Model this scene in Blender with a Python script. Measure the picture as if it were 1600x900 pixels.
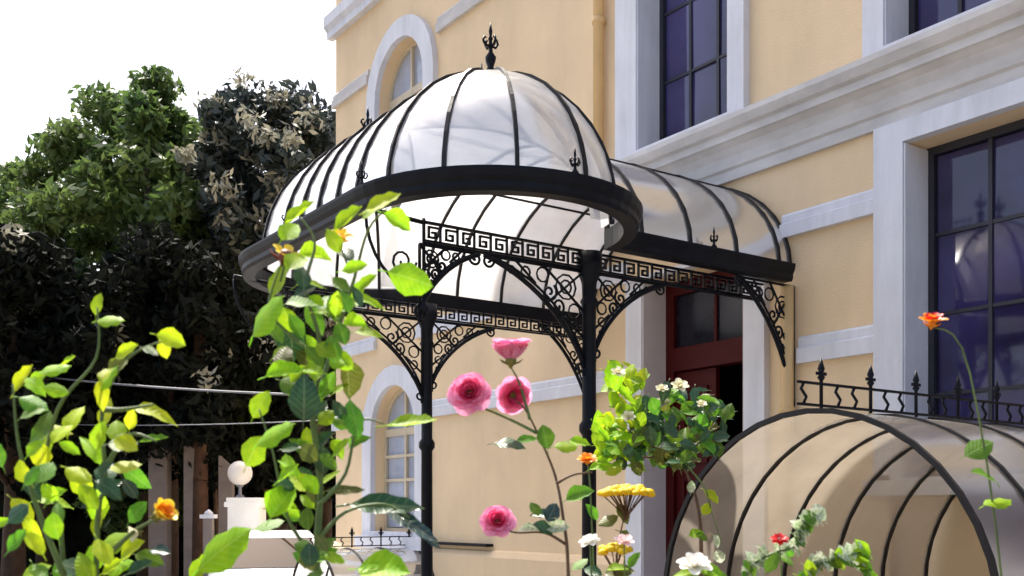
import bpy, math, random
import numpy as np
from mathutils import Vector, Matrix

# ------------------------------------------------------------------ camera, sky, sun, exposure
for o in list(bpy.data.objects): bpy.data.objects.remove(o)
scn = bpy.context.scene
COL = scn.collection
R = math.radians
CX, CY, EYE, FPX = 5.336, -4.354, 1.70, 1636.0
YAW = R(35)
FW = Vector((-math.cos(YAW), math.sin(YAW), 0)); RT = Vector((math.sin(YAW), math.cos(YAW), 0))
cam_d = bpy.data.cameras.new('camera'); cam = bpy.data.objects.new('camera', cam_d); COL.objects.link(cam)
cam.location = (CX, CY, EYE)
cam.rotation_euler = FW.to_track_quat('-Z', 'Y').to_euler()
cam_d.sensor_width = 36; cam_d.lens = 36 * FPX / 1600
cam_d.shift_y = 350 / 1600
cam_d.dof.use_dof = True; cam_d.dof.focus_distance = 6.6; cam_d.dof.aperture_fstop = 6.3
cam_d.clip_start = 0.05; cam_d.clip_end = 2000
scn.camera = cam

SUN_EL, SUN_AZ = R(62), Vector((-0.985, 0.17, 0)).normalized()
world = bpy.data.worlds.new('World'); scn.world = world; world.use_nodes = True
wn = world.node_tree.nodes; wl = world.node_tree.links
sky = wn.new('ShaderNodeTexSky'); sky.sky_type = 'NISHITA'; sky.sun_disc = False
sky.sun_elevation = SUN_EL; sky.sun_rotation = math.atan2(SUN_AZ.x, SUN_AZ.y)
sky.air_density = 1.0; sky.dust_density = 6.0; sky.ozone_density = 0.6
wn['Background'].inputs[1].default_value = 0.15
wl.new(sky.outputs[0], wn['Background'].inputs[0])
sun_d = bpy.data.lights.new('sun', 'SUN'); sun_d.energy = 4.5; sun_d.angle = R(0.5); sun_d.color = (1.0, 0.95, 0.86)
sun = bpy.data.objects.new('sun', sun_d); COL.objects.link(sun)
sdir = SUN_AZ * math.cos(SUN_EL) + Vector((0, 0, math.sin(SUN_EL)))
sun.rotation_euler = (-sdir).to_track_quat('-Z', 'Y').to_euler(); sun.location = (0, 0, 30)
scn.view_settings.view_transform = 'Standard'; scn.view_settings.look = 'None'
scn.view_settings.gamma = 1.0; scn.view_settings.use_curve_mapping = False
scn.view_settings.exposure = 1.15
scn.render.engine = 'CYCLES'
scn.cycles.max_bounces = 10; scn.cycles.transparent_max_bounces = 24
scn.cycles.use_denoising = True

rnd = random.Random(7)
def U(px, py, z):
    """a point at depth z (metres) in front of the viewpoint"""
    return Vector((CX, CY, EYE)) + FW * z + RT * ((px - 800) / FPX * z) + Vector((0, 0, (800 - py) / FPX * z))

# ------------------------------------------------------------------ materials
MATS = {}
def mat(name, col, rough=0.6, var=0.12, scale=4.0, metal=0.0, spec=0.5, bump=0.0, bscale=40, trans=0.0, col2=None, coat=0.0, objvar=0.0):
    if name in MATS: return MATS[name]
    m = bpy.data.materials.new(name); m.use_nodes = True; MATS[name] = m
    nt = m.node_tree; N, L = nt.nodes, nt.links
    p = N['Principled BSDF']; out = N['Material Output']
    tc = N.new('ShaderNodeTexCoord'); no = N.new('ShaderNodeTexNoise'); no.inputs['Scale'].default_value = scale; no.inputs['Detail'].default_value = 6
    L.new(tc.outputs['Object'], no.inputs['Vector'])
    rp = N.new('ShaderNodeValToRGB'); rp.color_ramp.elements[0].position = .3; rp.color_ramp.elements[1].position = .7
    c2 = col2 or [min(1, c * (1 + var)) for c in col]
    c1 = col if col2 else [c * (1 - var) for c in col]
    rp.color_ramp.elements[0].color = (*c1, 1); rp.color_ramp.elements[1].color = (*c2, 1)
    L.new(no.outputs['Fac'], rp.inputs[0])
    csock = rp.outputs[0]
    if objvar:
        oi = N.new('ShaderNodeObjectInfo'); hs = N.new('ShaderNodeHueSaturation')
        mr = N.new('ShaderNodeMapRange'); mr.inputs[3].default_value = 1 - objvar; mr.inputs[4].default_value = 1 + objvar
        L.new(oi.outputs['Random'], mr.inputs[0]); L.new(mr.outputs[0], hs.inputs['Value']); L.new(csock, hs.inputs['Color'])
        mr2 = N.new('ShaderNodeMapRange'); mr2.inputs[3].default_value = .5 - objvar * .06; mr2.inputs[4].default_value = .5 + objvar * .06
        L.new(oi.outputs['Random'], mr2.inputs[0]); L.new(mr2.outputs[0], hs.inputs['Hue'])
        csock = hs.outputs[0]
    L.new(csock, p.inputs['Base Color'])
    p.inputs['Roughness'].default_value = rough; p.inputs['Metallic'].default_value = metal
    p.inputs['Specular IOR Level'].default_value = spec; p.inputs['Coat Weight'].default_value = coat
    if bump:
        n2 = N.new('ShaderNodeTexNoise'); n2.inputs['Scale'].default_value = bscale; n2.inputs['Detail'].default_value = 5
        L.new(tc.outputs['Object'], n2.inputs['Vector'])
        b = N.new('ShaderNodeBump'); b.inputs['Strength'].default_value = bump; b.inputs['Distance'].default_value = .02
        L.new(n2.outputs['Fac'], b.inputs['Height']); L.new(b.outputs[0], p.inputs['Normal'])
    if trans:
        t = N.new('ShaderNodeBsdfTranslucent'); mx = N.new('ShaderNodeMixShader'); mx.inputs[0].default_value = trans
        L.new(csock, t.inputs[0])
        L.new(p.outputs[0], mx.inputs[1]); L.new(t.outputs[0], mx.inputs[2]); L.new(mx.outputs[0], out.inputs[0])
    return m

def glass(name, tint, clear, frost_col, rough=0.08, gloss=0.12, trl=0.6):
    """thin canopy glazing: part clear, part milky, with a sheen and streaks of dust"""
    m = bpy.data.materials.new(name); m.use_nodes = True
    nt = m.node_tree; N, L = nt.nodes, nt.links
    N.remove(N['Principled BSDF']); out = N['Material Output']
    tr = N.new('ShaderNodeBsdfTransparent'); tr.inputs[0].default_value = (*tint, 1)
    di = N.new('ShaderNodeBsdfDiffuse'); di.inputs[0].default_value = (*frost_col, 1)
    tl = N.new('ShaderNodeBsdfTranslucent'); tl.inputs[0].default_value = (*frost_col, 1)
    m1 = N.new('ShaderNodeMixShader'); m1.inputs[0].default_value = trl
    L.new(di.outputs[0], m1.inputs[1]); L.new(tl.outputs[0], m1.inputs[2])
    tc = N.new('ShaderNodeTexCoord'); no = N.new('ShaderNodeTexNoise'); no.inputs['Scale'].default_value = 3.0; no.inputs['Detail'].default_value = 5
    L.new(tc.outputs['Object'], no.inputs['Vector'])
    mr = N.new('ShaderNodeMapRange'); mr.inputs[1].default_value = .3; mr.inputs[2].default_value = .7
    mr.inputs[3].default_value = max(0, 1 - clear - .10); mr.inputs[4].default_value = min(1, 1 - clear + .10)
    L.new(no.outputs['Fac'], mr.inputs[0])
    m2 = N.new('ShaderNodeMixShader'); L.new(mr.outputs[0], m2.inputs[0]); L.new(tr.outputs[0], m2.inputs[1]); L.new(m1.outputs[0], m2.inputs[2])
    gl = N.new('ShaderNodeBsdfGlossy'); gl.inputs['Roughness'].default_value = rough
    lw = N.new('ShaderNodeLayerWeight'); lw.inputs[0].default_value = 0.35
    mm = N.new('ShaderNodeMath'); mm.operation = 'MULTIPLY_ADD'; mm.inputs[1].default_value = .55; mm.inputs[2].default_value = gloss
    L.new(lw.outputs['Fresnel'], mm.inputs[0])
    m3 = N.new('ShaderNodeMixShader'); L.new(mm.outputs[0], m3.inputs[0]); L.new(m2.outputs[0], m3.inputs[1]); L.new(gl.outputs[0], m3.inputs[2])
    L.new(m3.outputs[0], out.inputs[0])
    return m

def streaks(m, lo, hi, sx=5.0, sz=.35):
    """faint rain streaks and patches of grime, longer than wide"""
    nt = m.node_tree; N, L = nt.nodes, nt.links; p = N['Principled BSDF']
    tc = N.new('ShaderNodeTexCoord'); mp = N.new('ShaderNodeMapping'); mp.inputs['Scale'].default_value = (sx, sx, sz)
    no = N.new('ShaderNodeTexNoise'); no.inputs['Scale'].default_value = 1.0; no.inputs['Detail'].default_value = 8; no.inputs['Roughness'].default_value = .65
    L.new(tc.outputs['Object'], mp.inputs[0]); L.new(mp.outputs[0], no.inputs['Vector'])
    mr = N.new('ShaderNodeMapRange'); mr.inputs[1].default_value = .35; mr.inputs[2].default_value = .62; mr.inputs[3].default_value = lo; mr.inputs[4].default_value = hi
    L.new(no.outputs['Fac'], mr.inputs[0])
    mx = N.new('ShaderNodeMix'); mx.data_type = 'RGBA'; mx.blend_type = 'MULTIPLY'; mx.inputs[0].default_value = 1
    src = p.inputs[0].links[0].from_socket; L.new(src, mx.inputs[6]); L.new(mr.outputs[0], mx.inputs[7]); L.new(mx.outputs[2], p.inputs[0])
STUCCO = mat('cream_stucco', (.77, .585, .37), .85, .07, 1.3, bump=.25, bscale=60)
WHITE = mat('white_trim', (.66, .67, .73), .6, .05, 3, bump=.1, bscale=50)
CREAMT = mat('cornice_stone', (.58, .56, .55), .7, .08, 2.5, bump=.15)
PIPE = mat('ochre_paint', (.66, .44, .20), .45, .08, 3)
streaks(STUCCO, .92, 1.02, 1.6, .5); streaks(WHITE, .86, 1.02, 6, .8); streaks(CREAMT, .80, 1.03, 2, 5)
IRON = mat('black_iron', (.005, .006, .010), .42, .3, 9, metal=.0, spec=.16, bump=.08, bscale=90)
IRONR = mat('iron_rib', (.012, .010, .011), .5, .3, 9, spec=.3, bump=.08)
GLASS = glass('canopy_glass', (.97, .98, 1), .22, (.95, .95, .965), gloss=.26, rough=.2)
GLASSB = glass('vault_glass', (.84, .76, .62), .42, (.44, .38, .31), gloss=.12, rough=.2, trl=.5)
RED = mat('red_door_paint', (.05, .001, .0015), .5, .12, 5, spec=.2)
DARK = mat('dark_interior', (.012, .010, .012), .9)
NAVY = mat('window_glass', (.035, .028, .095), .05, .6, 1.6, spec=.7)
NETTED = mat('netted_glass', (.36, .40, .50), .1, .2, 3.5)
LEAD = mat('lead_bar', (.02, .02, .03), .5)
BEIGEW = mat('beige_frame', (.55, .47, .34), .5)
ASPH = mat('paving', (.17, .155, .135), .9, .25, 1.5, bump=.3)
SOIL = mat('soil', (.06, .045, .03), .95, .4, 6, bump=.8, bscale=30)
STEP = mat('step_stone', (.45, .42, .38), .8, .12, 4, bump=.2)
BARK = mat('bark', (.075, .045, .028), .9, .4, 5, bump=.9, bscale=18)
STEMG = mat('green_stem', (.09, .14, .03), .5, .3, 20)
STEMB = mat('brown_stem', (.11, .055, .025), .6, .3, 20)
STONE = mat('grey_stone', (.20, .165, .15), .85, .2, 3, bump=.3)
CARW = mat('white_car_paint', (.80, .80, .81), .25, .02, 2, coat=.6)
CARG = mat('car_glass', (.03, .016, .010), .03, .2, 2, spec=.2)
TYRE = mat('rubber', (.02, .02, .02), .8)
GLOBE = mat('opal_globe', (.86, .82, .77), .3, .03, 4, trans=.35)
CABLE = mat('grey_cable', (.20, .20, .22), .5)

# ------------------------------------------------------------------ mesh helpers
class MB:
    def __init__(s): s.v = []; s.f = []; s.sm = []
    def add(s, vs, fs, smooth=False):
        b = len(s.v); s.v += [tuple(v) for v in vs]
        for f in fs: s.f.append(tuple(i + b for i in f)); s.sm.append(smooth)
        return s
    def box(s, x0, x1, y0, y1, z0, z1, M=None):
        vs = [Vector((x, y, z)) for z in (z0, z1) for y in (y0, y1) for x in (x0, x1)]
        if M: vs = [M @ v for v in vs]
        return s.add(vs, [(0, 2, 3, 1), (4, 5, 7, 6), (0, 1, 5, 4), (2, 6, 7, 3), (0, 4, 6, 2), (1, 3, 7, 5)])
    def tube(s, pts, r, n=6, closed=False, smooth=True, M=None):
        pts = [Vector(p) for p in pts]; k = len(pts)
        rr = r if isinstance(r, (list, tuple)) else [r] * k
        vs = []; ref = None
        for i, p in enumerate(pts):
            if closed: d = pts[(i + 1) % k] - pts[i - 1]
            else: d = pts[min(i + 1, k - 1)] - pts[max(i - 1, 0)]
            d = d.normalized() if d.length > 1e-9 else Vector((0, 0, 1))
            if ref is None:
                ref = d.orthogonal().normalized()
                if abs(d.z) < .9: ref = Vector((0, 0, 1)).cross(d).normalized()
            ref = (ref - d * ref.dot(d)); ref = ref.normalized() if ref.length > 1e-6 else d.orthogonal().normalized()
            b = d.cross(ref)
            for j in range(n):
                a = 2 * math.pi * (j + .5) / n
                vs.append(p + (ref * math.cos(a) + b * math.sin(a)) * rr[i])
        fs = []
        for i in range(k if closed else k - 1):
            i2 = (i + 1) % k
            for j in range(n): fs.append((i * n + j, i * n + (j + 1) % n, i2 * n + (j + 1) % n, i2 * n + j))
        if not closed: fs += [tuple(range(n))[::-1], tuple((k - 1) * n + j for j in range(n))]
        if M: vs = [M @ v for v in vs]
        return s.add(vs, fs, smooth)
    def lathe(s, prof, c=(0, 0, 0), n=12, smooth=True):
        c = Vector(c); vs = []
        for r, z in prof:
            for j in range(n):
                a = 2 * math.pi * j / n; vs.append(c + Vector((r * math.cos(a), r * math.sin(a), z)))
        fs = []
        for i in range(len(prof) - 1):
            for j in range(n): fs.append((i * n + j, i * n + (j + 1) % n, (i + 1) * n + (j + 1) % n, (i + 1) * n + j))
        fs += [tuple(range(n))[::-1], tuple((len(prof) - 1) * n + j for j in range(n))]
        return s.add(vs, fs, smooth)
    def grid(s, rows, smooth=True):
        n = len(rows[0]); vs = [p for r in rows for p in r]; fs = []
        for i in range(len(rows) - 1):
            for j in range(n - 1): fs.append((i * n + j, i * n + j + 1, (i + 1) * n + j + 1, (i + 1) * n + j))
        return s.add(vs, fs, smooth)
    def prism_y(s, poly, y0, y1):
        """polygon given in (x, z), extruded along y"""
        n = len(poly); vs = [(x, y0, z) for x, z in poly] + [(x, y1, z) for x, z in poly]
        fs = [tuple(range(n)), tuple(range(2 * n - 1, n - 1, -1))] + [(i, i + n, (i + 1) % n + n, (i + 1) % n) for i in range(n)]
        return s.add(vs, fs)
    def prism_x(s, poly, x0, x1):
        n = len(poly); vs = [(x0, y, z) for y, z in poly] + [(x1, y, z) for y, z in poly]
        fs = [tuple(range(n)), tuple(range(2 * n - 1, n - 1, -1))] + [(i, i + n, (i + 1) % n + n, (i + 1) % n) for i in range(n)]
        return s.add(vs, fs)
    def mesh(s, name, m):
        me = bpy.data.meshes.new(name); me.from_pydata(s.v, [], s.f); me.update()
        if m: me.materials.append(m)
        me.polygons.foreach_set('use_smooth', s.sm)
        return me
    def build(s, name, m, parent=None, fix=False):
        me = s.mesh(name, m)
        if fix:
            import bmesh
            bm = bmesh.new(); bm.from_mesh(me); bmesh.ops.recalc_face_normals(bm, faces=bm.faces); bm.to_mesh(me); bm.free()
        return link(name, me, parent)

def link(name, me, parent=None, M=None):
    o = bpy.data.objects.new(name, me); COL.objects.link(o)
    if parent is not None: o.parent = parent
    if M is not None: o.matrix_local = M
    return o
def thing(name, label, cat, loc=(0, 0, 0), group=None):
    o = bpy.data.objects.new(name, None); COL.objects.link(o); o.location = loc; o.empty_display_size = .2
    o['label'] = label; o['category'] = cat
    if group: o['group'] = group
    return o
def tag(o, label, cat, group=None):
    o['label'] = label; o['category'] = cat
    if group: o['group'] = group
    return o
def structure(o): o['kind'] = 'structure'; return o
def arc(cx, cz, r, a0, a1, n, rz=None):
    rz = r if rz is None else rz
    return [(cx + r * math.cos(R(a0 + (a1 - a0) * i / n)), cz + rz * math.sin(R(a0 + (a1 - a0) * i / n))) for i in range(n + 1)]

# ------------------------------------------------------------------ ground
g = MB(); g.box(-250, 250, -250, 250, -.3, 0); structure(g.build('ground', ASPH))
g = MB(); g.box(-4.0, 7.0, -4.0, -1.9, .0, .006)
structure(g.build('garden_bed', SOIL))

# ------------------------------------------------------------------ the villa
WY = 1.87
XL, XR, ZT = -7.74, 6.0, 11.0
villa = thing('villa', 'cream stuccoed villa with white window surrounds behind the iron canopies', 'building', (0, WY, 0))
def vb(mb, name, m, parent=None, fix=False):
    """link a mesh modelled in world coordinates under the villa or one of its parts"""
    mb.v = [(x, y - WY, z) for x, y, z in mb.v]
    return mb.build(name, m, parent or villa, fix)

def rect_loop(x0, x1, z0, z1): return [(x0, z0), (x1, z0), (x1, z1), (x0, z1)]
def arch_loop(xc, r, z0, zs, n=14): return [(xc - r, z0), (xc + r, z0)] + arc(xc, zs, r, 0, 180, n)
OPEN = {
 'door': rect_loop(-1.50, -.32, .45, 3.72),
 'up1': rect_loop(-1.56, -.48, 4.84, 8.6),
 'up2': rect_loop(.95, 2.05, 4.84, 8.6),
 'low2': rect_loop(1.10, 2.0, 1.9, 4.18),
 'archlow': arch_loop(-6.03, .56, 1.45, 2.70),
 'archup': arch_loop(-5.88, .60, 5.1, 6.85),
 'up4': rect_loop(3.2, 4.3, 4.84, 8.6), 'low4': rect_loop(3.25, 4.25, 1.9, 4.18)}
import bmesh
def wall_mesh():
    bm = bmesh.new(); loops = [rect_loop(XL, XR, 0, ZT)] + list(OPEN.values())
    es = []
    for lp in loops:
        vs = [bm.verts.new((x, 0, z)) for x, z in lp]
        es += [bm.edges.new((vs[i], vs[(i + 1) % len(vs)])) for i in range(len(vs))]
    bmesh.ops.triangle_fill(bm, edges=es, use_beauty=True, use_dissolve=False)
    for f in bm.faces:
        if f.normal.y > 0: f.normal_flip()
    hole = [e for e in bm.edges if e.is_boundary]
    r = bmesh.ops.extrude_edge_only(bm, edges=hole)
    for v in [x for x in r['geom'] if isinstance(x, bmesh.types.BMVert)]: v.co.y += .45
    bmesh.ops.recalc_face_normals(bm, faces=bm.faces)
    me = bpy.data.meshes.new('wall'); bm.to_mesh(me); bm.free(); me.materials.append(STUCCO); return me
link('wall', wall_mesh(), villa)
m = MB(); m.box(XL, XL + .3, WY + .45, WY + 9, 0, ZT); vb(m, 'side_wall', STUCCO)
m = MB(); m.box(XR - .3, XR, WY + .45, WY + 9, 0, ZT); vb(m, 'side_wall', STUCCO)
m = MB(); m.box(XL, XR, WY + 9, WY + 9.3, 0, ZT); vb(m, 'back_wall', STUCCO)
m = MB(); m.prism_x([(WY - .45, ZT + .01), (WY + 9.7, ZT + .01), (WY + 9.7, ZT + .25), (WY + 4.6, ZT + 1.8), (WY - .45, ZT + .25)], XL - .4, XR + .4)
vb(m, 'roof', mat('slate_roof', (.12, .11, .12), .8, .3, 6))
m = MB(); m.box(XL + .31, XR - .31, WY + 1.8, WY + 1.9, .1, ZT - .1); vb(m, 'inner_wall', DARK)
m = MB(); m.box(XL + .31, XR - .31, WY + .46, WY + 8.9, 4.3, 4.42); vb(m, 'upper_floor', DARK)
m = MB(); m.box(XL + .31, XR - .31, WY + .46, WY + 1.79, .2, .44); vb(m, 'entrance_floor', STEP)

# mouldings run along the wall, cut at the window surrounds
def moulding(name, x0, x1, prof, m=WHITE):
    mb = MB(); mb.prism_x([(WY - d, z) for d, z in prof], x0, x1)
    return vb(mb, name, m, fix=True)
CORN = [(-.01, 4.33), (.05, 4.33), (.05, 4.43), (.075, 4.45), (.085, 4.55), (.12, 4.62), (.17, 4.66), (.20, 4.67), (.20, 4.74), (.24, 4.76), (.28, 4.83), (.28, 4.88), (.0, 4.94), (-.01, 4.94)]
CORN = [(d * .8, 4.33 + (z - 4.33) * .8) for d, z in CORN]
moulding('cornice', XL - .1, XR, CORN, CREAMT)
def band(z0, z1, d=.05): return [(-.01, z0), (d, z0), (d, z0 + (z1 - z0) * .55), (d * .55, z0 + (z1 - z0) * .62), (d * .55, z1 - .02), (d * .3, z1), (-.01, z1)]
for x0, x1 in ((XL - .04, -6.84), (-5.24, -1.73), (.19, .855), (2.18, 3.09)):
    moulding('string_course', x0, x1, band(2.80, 3.00))
for x0, x1 in ((XL - .04, -6.55), (-5.5, -1.73), (.03, .855), (2.18, 3.09)):
    moulding('string_course', x0, x1, band(3.76, 3.94))
for x0, x1 in ((XL - .04, -6.74), (-5.02, -1.87), (-.29, .77), (2.24, 3.0)):
    moulding('string_course', x0, x1, band(7.20, 7.39), CREAMT)
moulding('string_course', XL - .1, -6.3, [(-.01, 8.15), (.09, 8.15), (.09, 8.24), (.14, 8.30), (.14, 8.44), (-.01, 8.5)])
moulding('string_course', -5.4, -1.87, [(-.01, 8.15), (.09, 8.15), (.09, 8.24), (.14, 8.30), (.14, 8.44), (-.01, 8.5)])
moulding('plinth', XL - .06, -1.75, [(-.01, .0), (.07, .0), (.07, 1.22), (.03, 1.28), (-.01, 1.30)], STUCCO)
moulding('plinth', -.06, 1.0, [(-.01, .0), (.07, .0), (.07, 1.95), (.03, 2.03), (-.01, 2.05)], STUCCO)

def surround(win, lo, li, y0, y1, m=WHITE):
    """flat frame between an outer and an inner loop with equal counts"""
    n = len(lo); mb = MB()
    vs = [(x, y0, z) for x, z in lo] + [(x, y0, z) for x, z in li] + [(x, y1, z) for x, z in lo] + [(x, y1, z) for x, z in li]
    fs = []
    for i in range(n):
        j = (i + 1) % n
        fs += [(i, j, n + j, n + i), (2 * n + j, 2 * n + i, 3 * n + i, 3 * n + j), (i, 2 * n + i, 2 * n + j, j), (n + j, 3 * n + j, 3 * n + i, n + i)]
    mb.add(vs, fs); return vb(mb, 'surround', m, win, fix=True)
def window_rect(x0, x1, z0, z1, l, r, t, rows, cols, pane_m, bar_m, sill=True):
    d0 = WY + .20
    fr = MB(); w = .055
    fr.box(x0 + .002, x0 + w, d0, d0 + .07, z0 + .002, z1 - .002); fr.box(x1 - w, x1 - .002, d0, d0 + .07, z0 + .002, z1 - .002)
    fr.box(x0 + w, x1 - w, d0, d0 + .07, z0 + .002, z0 + w); fr.box(x0 + w, x1 - w, d0, d0 + .07, z1 - w, z1 - .002)
    win = vb(fr, 'window', LEAD if bar_m is LEAD else WHITE)
    surround(win, rect_loop(x0 - l, x1 + r, z0 - .0, z1 + t), rect_loop(x0 - .001, x1 + .001, z0 + .03, z1 - .001), WY - .07, WY + .004)
    # plastered white jamb lining
    j = MB(); j.box(x0 + .0015, x0 + .013, WY - .06, d0 - .002, z0 + .03, z1 - .015); vb(j, 'jamb', WHITE, win)
    j = MB(); j.box(x1 - .013, x1 - .0015, WY - .06, d0 - .002, z0 + .03, z1 - .015); vb(j, 'jamb', WHITE, win)
    cw = (x1 - x0 - 2 * w) / cols; rh = (z1 - z0 - 2 * w) / rows
    for c in range(cols):
        for q in range(rows):
            p = MB(); a, b = x0 + w + c * cw, z0 + w + q * rh; t_ = rnd.uniform(-.006, .006); t2 = rnd.uniform(-.006, .006)
            p.add([(a + .008, d0 + .035 + t_, b + .008), (a + cw - .008, d0 + .035 - t_, b + .008), (a + cw - .008, d0 + .035 - t_ + t2, b + rh - .008), (a + .008, d0 + .035 + t_ + t2, b + rh - .008)], [(0, 1, 2, 3)])
            vb(p, 'pane', pane_m, win)
    for c in range(1, cols):
        p = MB(); a = x0 + w + c * cw; p.box(a - .014, a + .014, d0 + .015, d0 + .055, z0 + w, z1 - w); vb(p, 'glazing_bar', bar_m, win)
    for q in range(1, rows):
        p = MB(); b = z0 + w + q * rh; p.box(x0 + w, x1 - w, d0 + .018, d0 + .052, b - .012, b + .012); vb(p, 'glazing_bar', bar_m, win)
    if sill:
        p = MB(); p.box(x0 - l - .04, x1 + r + .04, WY - .13, WY + .20, z0 - .09, z0 + .012); vb(p, 'sill', WHITE, win)
    return win
window_rect(-1.56, -.48, 4.84, 8.6, .28, .17, .2, 6, 3, NAVY, LEAD, False)
window_rect(.95, 2.05, 4.84, 8.6, .17, .17, .2, 6, 3, NAVY, LEAD, False)
window_rect(1.10, 2.0, 1.9, 4.18, .23, .165, .145, 4, 2, NAVY, LEAD)
window_rect(3.2, 4.3, 4.84, 8.6, .17, .17, .2, 6, 3, NAVY, LEAD, False)
window_rect(3.25, 4.25, 1.9, 4.18, .16, .16, .145, 4, 2, NAVY, LEAD)

def window_arch(xc, r, z0, zs, ro, rows):
    d0 = WY + .13; n = 14
    fr = MB(); inner = [(xc - r + .05, z0 + .05), (xc + r - .05, z0 + .05)] + arc(xc, zs, r - .05, 0, 180, n)
    outer = [(xc - r + .002, z0 + .002), (xc + r - .002, z0 + .002)] + arc(xc, zs, r - .002, 0, 180, n)
    k = len(outer)
    vs = [(x, d0, z) for x, z in outer] + [(x, d0, z) for x, z in inner] + [(x, d0 + .06, z) for x, z in inner]
    fs = []
    for i in range(k):
        j = (i + 1) % k; fs += [(i, j, k + j, k + i), (k + i, k + j, 2 * k + j, 2 * k + i)]
    fr.add(vs, fs); win = vb(fr, 'window', BEIGEW, fix=True)
    lo = [(xc - ro, z0 - .12), (xc + ro, z0 - .12)] + arc(xc, zs, ro, 0, 180, n)
    li = [(xc - r - .001, z0 + .01), (xc + r + .001, z0 + .01)] + arc(xc, zs, r + .001, 0, 180, n)
    surround(win, lo, li, WY - .07, WY + .004)
    w2 = r - .05; rh = (zs - z0 - .05) / rows
    for s_ in (-1, 1):
        for q in range(rows):
            b = z0 + .05 + q * rh; x0, x1 = (xc - w2, xc) if s_ < 0 else (xc, xc + w2)
            p = MB(); p.add([(x0 + .01, d0 + .03, b + .01), (x1 - .01, d0 + .03, b + .01), (x1 - .01, d0 + .03, b + rh - .01), (x0 + .01, d0 + .03, b + rh - .01)], [(0, 1, 2, 3)]); vb(p, 'pane', NETTED, win)
        a = arc(xc, zs, w2 - .005, 90, 180, 8) if s_ < 0 else arc(xc, zs, w2 - .005, 0, 90, 8)
        p = MB(); pl = [(xc + s_ * .01, d0 + .03, zs + .01)] + [(x if abs(x - xc) > .01 else xc + s_ * .01, d0 + .03, max(z, zs + .01)) for x, z in a]
        p.add(pl, [tuple(range(len(pl)))]); vb(p, 'pane', NETTED, win)
    for q in range(1, rows + 1):
        b = z0 + .05 + q * rh; h = .045 if q == rows else .018
        p = MB(); p.box(xc - w2, xc + w2, d0 - .005, d0 + .05, b - h, b + h); vb(p, 'glazing_bar', BEIGEW, win)
    p = MB(); p.box(xc - .022, xc + .022, d0 - .008, d0 + .047, z0 + .05, zs + w2); vb(p, 'glazing_bar', BEIGEW, win)
    p = MB(); p.box(xc - ro - .05, xc + ro + .05, WY - .15, WY + .22, z0 - .2, z0 - .05); vb(p, 'sill', WHITE, win)
    return win
window_arch(-6.03, .56, 1.45, 2.70, .80, 4)
window_arch(-5.88, .60, 5.1, 6.85, .84, 4)

# the entrance: white pilasters, red frame with transom, one leaf shut and one standing open on a dark hall
d0 = WY + .22
df = MB(); df.box(-1.498, -1.39, d0, d0 + .1, .452, 3.718); df.box(-.43, -.322, d0, d0 + .1, .452, 3.718)
df.box(-1.39, -.43, d0, d0 + .1, 3.6, 3.718); df.box(-1.39, -.43, d0 - .02, d0 + .1, 2.93, 3.13)
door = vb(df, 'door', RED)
p = MB(); p.box(-1.39, -.43, d0 + .04, d0 + .06, 3.13, 3.6); vb(p, 'transom_light', mat('dark_glass', (.01, .01, .018), .15, .3, 3, spec=.3), door)
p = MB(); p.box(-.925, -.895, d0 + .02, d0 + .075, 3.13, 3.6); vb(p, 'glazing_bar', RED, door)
lf = MB(); lf.box(-1.385, -.91, d0 + .03, d0 + .08, .47, 2.92)
for z0, z1 in ((.6, 1.15), (1.3, 2.0), (2.12, 2.78)):
    for a, b, c, e in ((-1.30, -1.0, z0, z0 + .03), (-1.30, -1.0, z1 - .03, z1), (-1.30, -1.27, z0 + .03, z1 - .03), (-1.03, -1.0, z0 + .03, z1 - .03)):
        lf.box(a, b, d0 + .012, d0 + .03, c, e)
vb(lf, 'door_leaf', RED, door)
kn = MB(); kn.lathe([(.012, 0), (.03, .01), (.034, .03), (.02, .05)], (0, 0, 0), 10); kn.v = [(x - .95, d0 + .03 - z, y + 1.5) for x, y, z in kn.v]; vb(kn, 'door_knob', mat('brass', (.6, .42, .15), .3, .1, 5, metal=1), door)
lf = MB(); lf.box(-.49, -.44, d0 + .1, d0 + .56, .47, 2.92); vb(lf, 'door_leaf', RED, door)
for x0, x1 in ((-1.71, -1.502), (-.318, -.11)):
    p = MB(); p.box(x0, x1, WY - .06, WY + .003, .45, 3.72); p.box(x0 - .02, x1 + .02, WY - .08, WY + .003, .3, .45); vb(p, 'pilaster', WHITE, door)
for x0, x1 in ((-1.4985, -1.485), (-.335, -.3215)):
    p = MB(); p.box(x0, x1, WY - .05, d0 - .003, .46, 3.70); vb(p, 'jamb', mat('mauve_white', (.60, .55, .56), .6, .05), door)
p = MB(); p.box(-1.73, -.09, WY - .09, WY + .003, 3.72, 3.755); vb(p, 'lintel', WHITE, door)

def downpipe(x, z0, z1, brk):
    p = MB(); p.tube([(x, WY - .07, z0), (x, WY - .07, z1)], .05, 10); o = vb(p, 'downpipe', PIPE)
    for z in brk:
        c = MB(); c.tube([(x, WY - .07, z - .03), (x, WY - .07, z + .03)], .062, 10); c.box(x - .015, x + .015, WY - .05, WY + .003, z - .02, z + .02); vb(c, 'pipe_clip', PIPE, o)
downpipe(-2.07, 4.95, 10.9, (6.2, 7.9, 9.5)); downpipe(.12, .1, 3.38, (1.2, 2.45))
ledge = MB(); ledge.box(-5.1, -3.9, WY - .1, WY + .003, 1.33, 1.36); vb(ledge, 'ledge', IRON)

st = MB(); st.box(-2.3, .25, .55, WY - .085, 0, .45)
for i in range(2): st.box(-2.3 - .0, .25, .55 - .32 * (i + 1), .55 - .32 * i, 0, .30 - .15 * i)
structure(st.build('entrance_steps', STEP))

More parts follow.
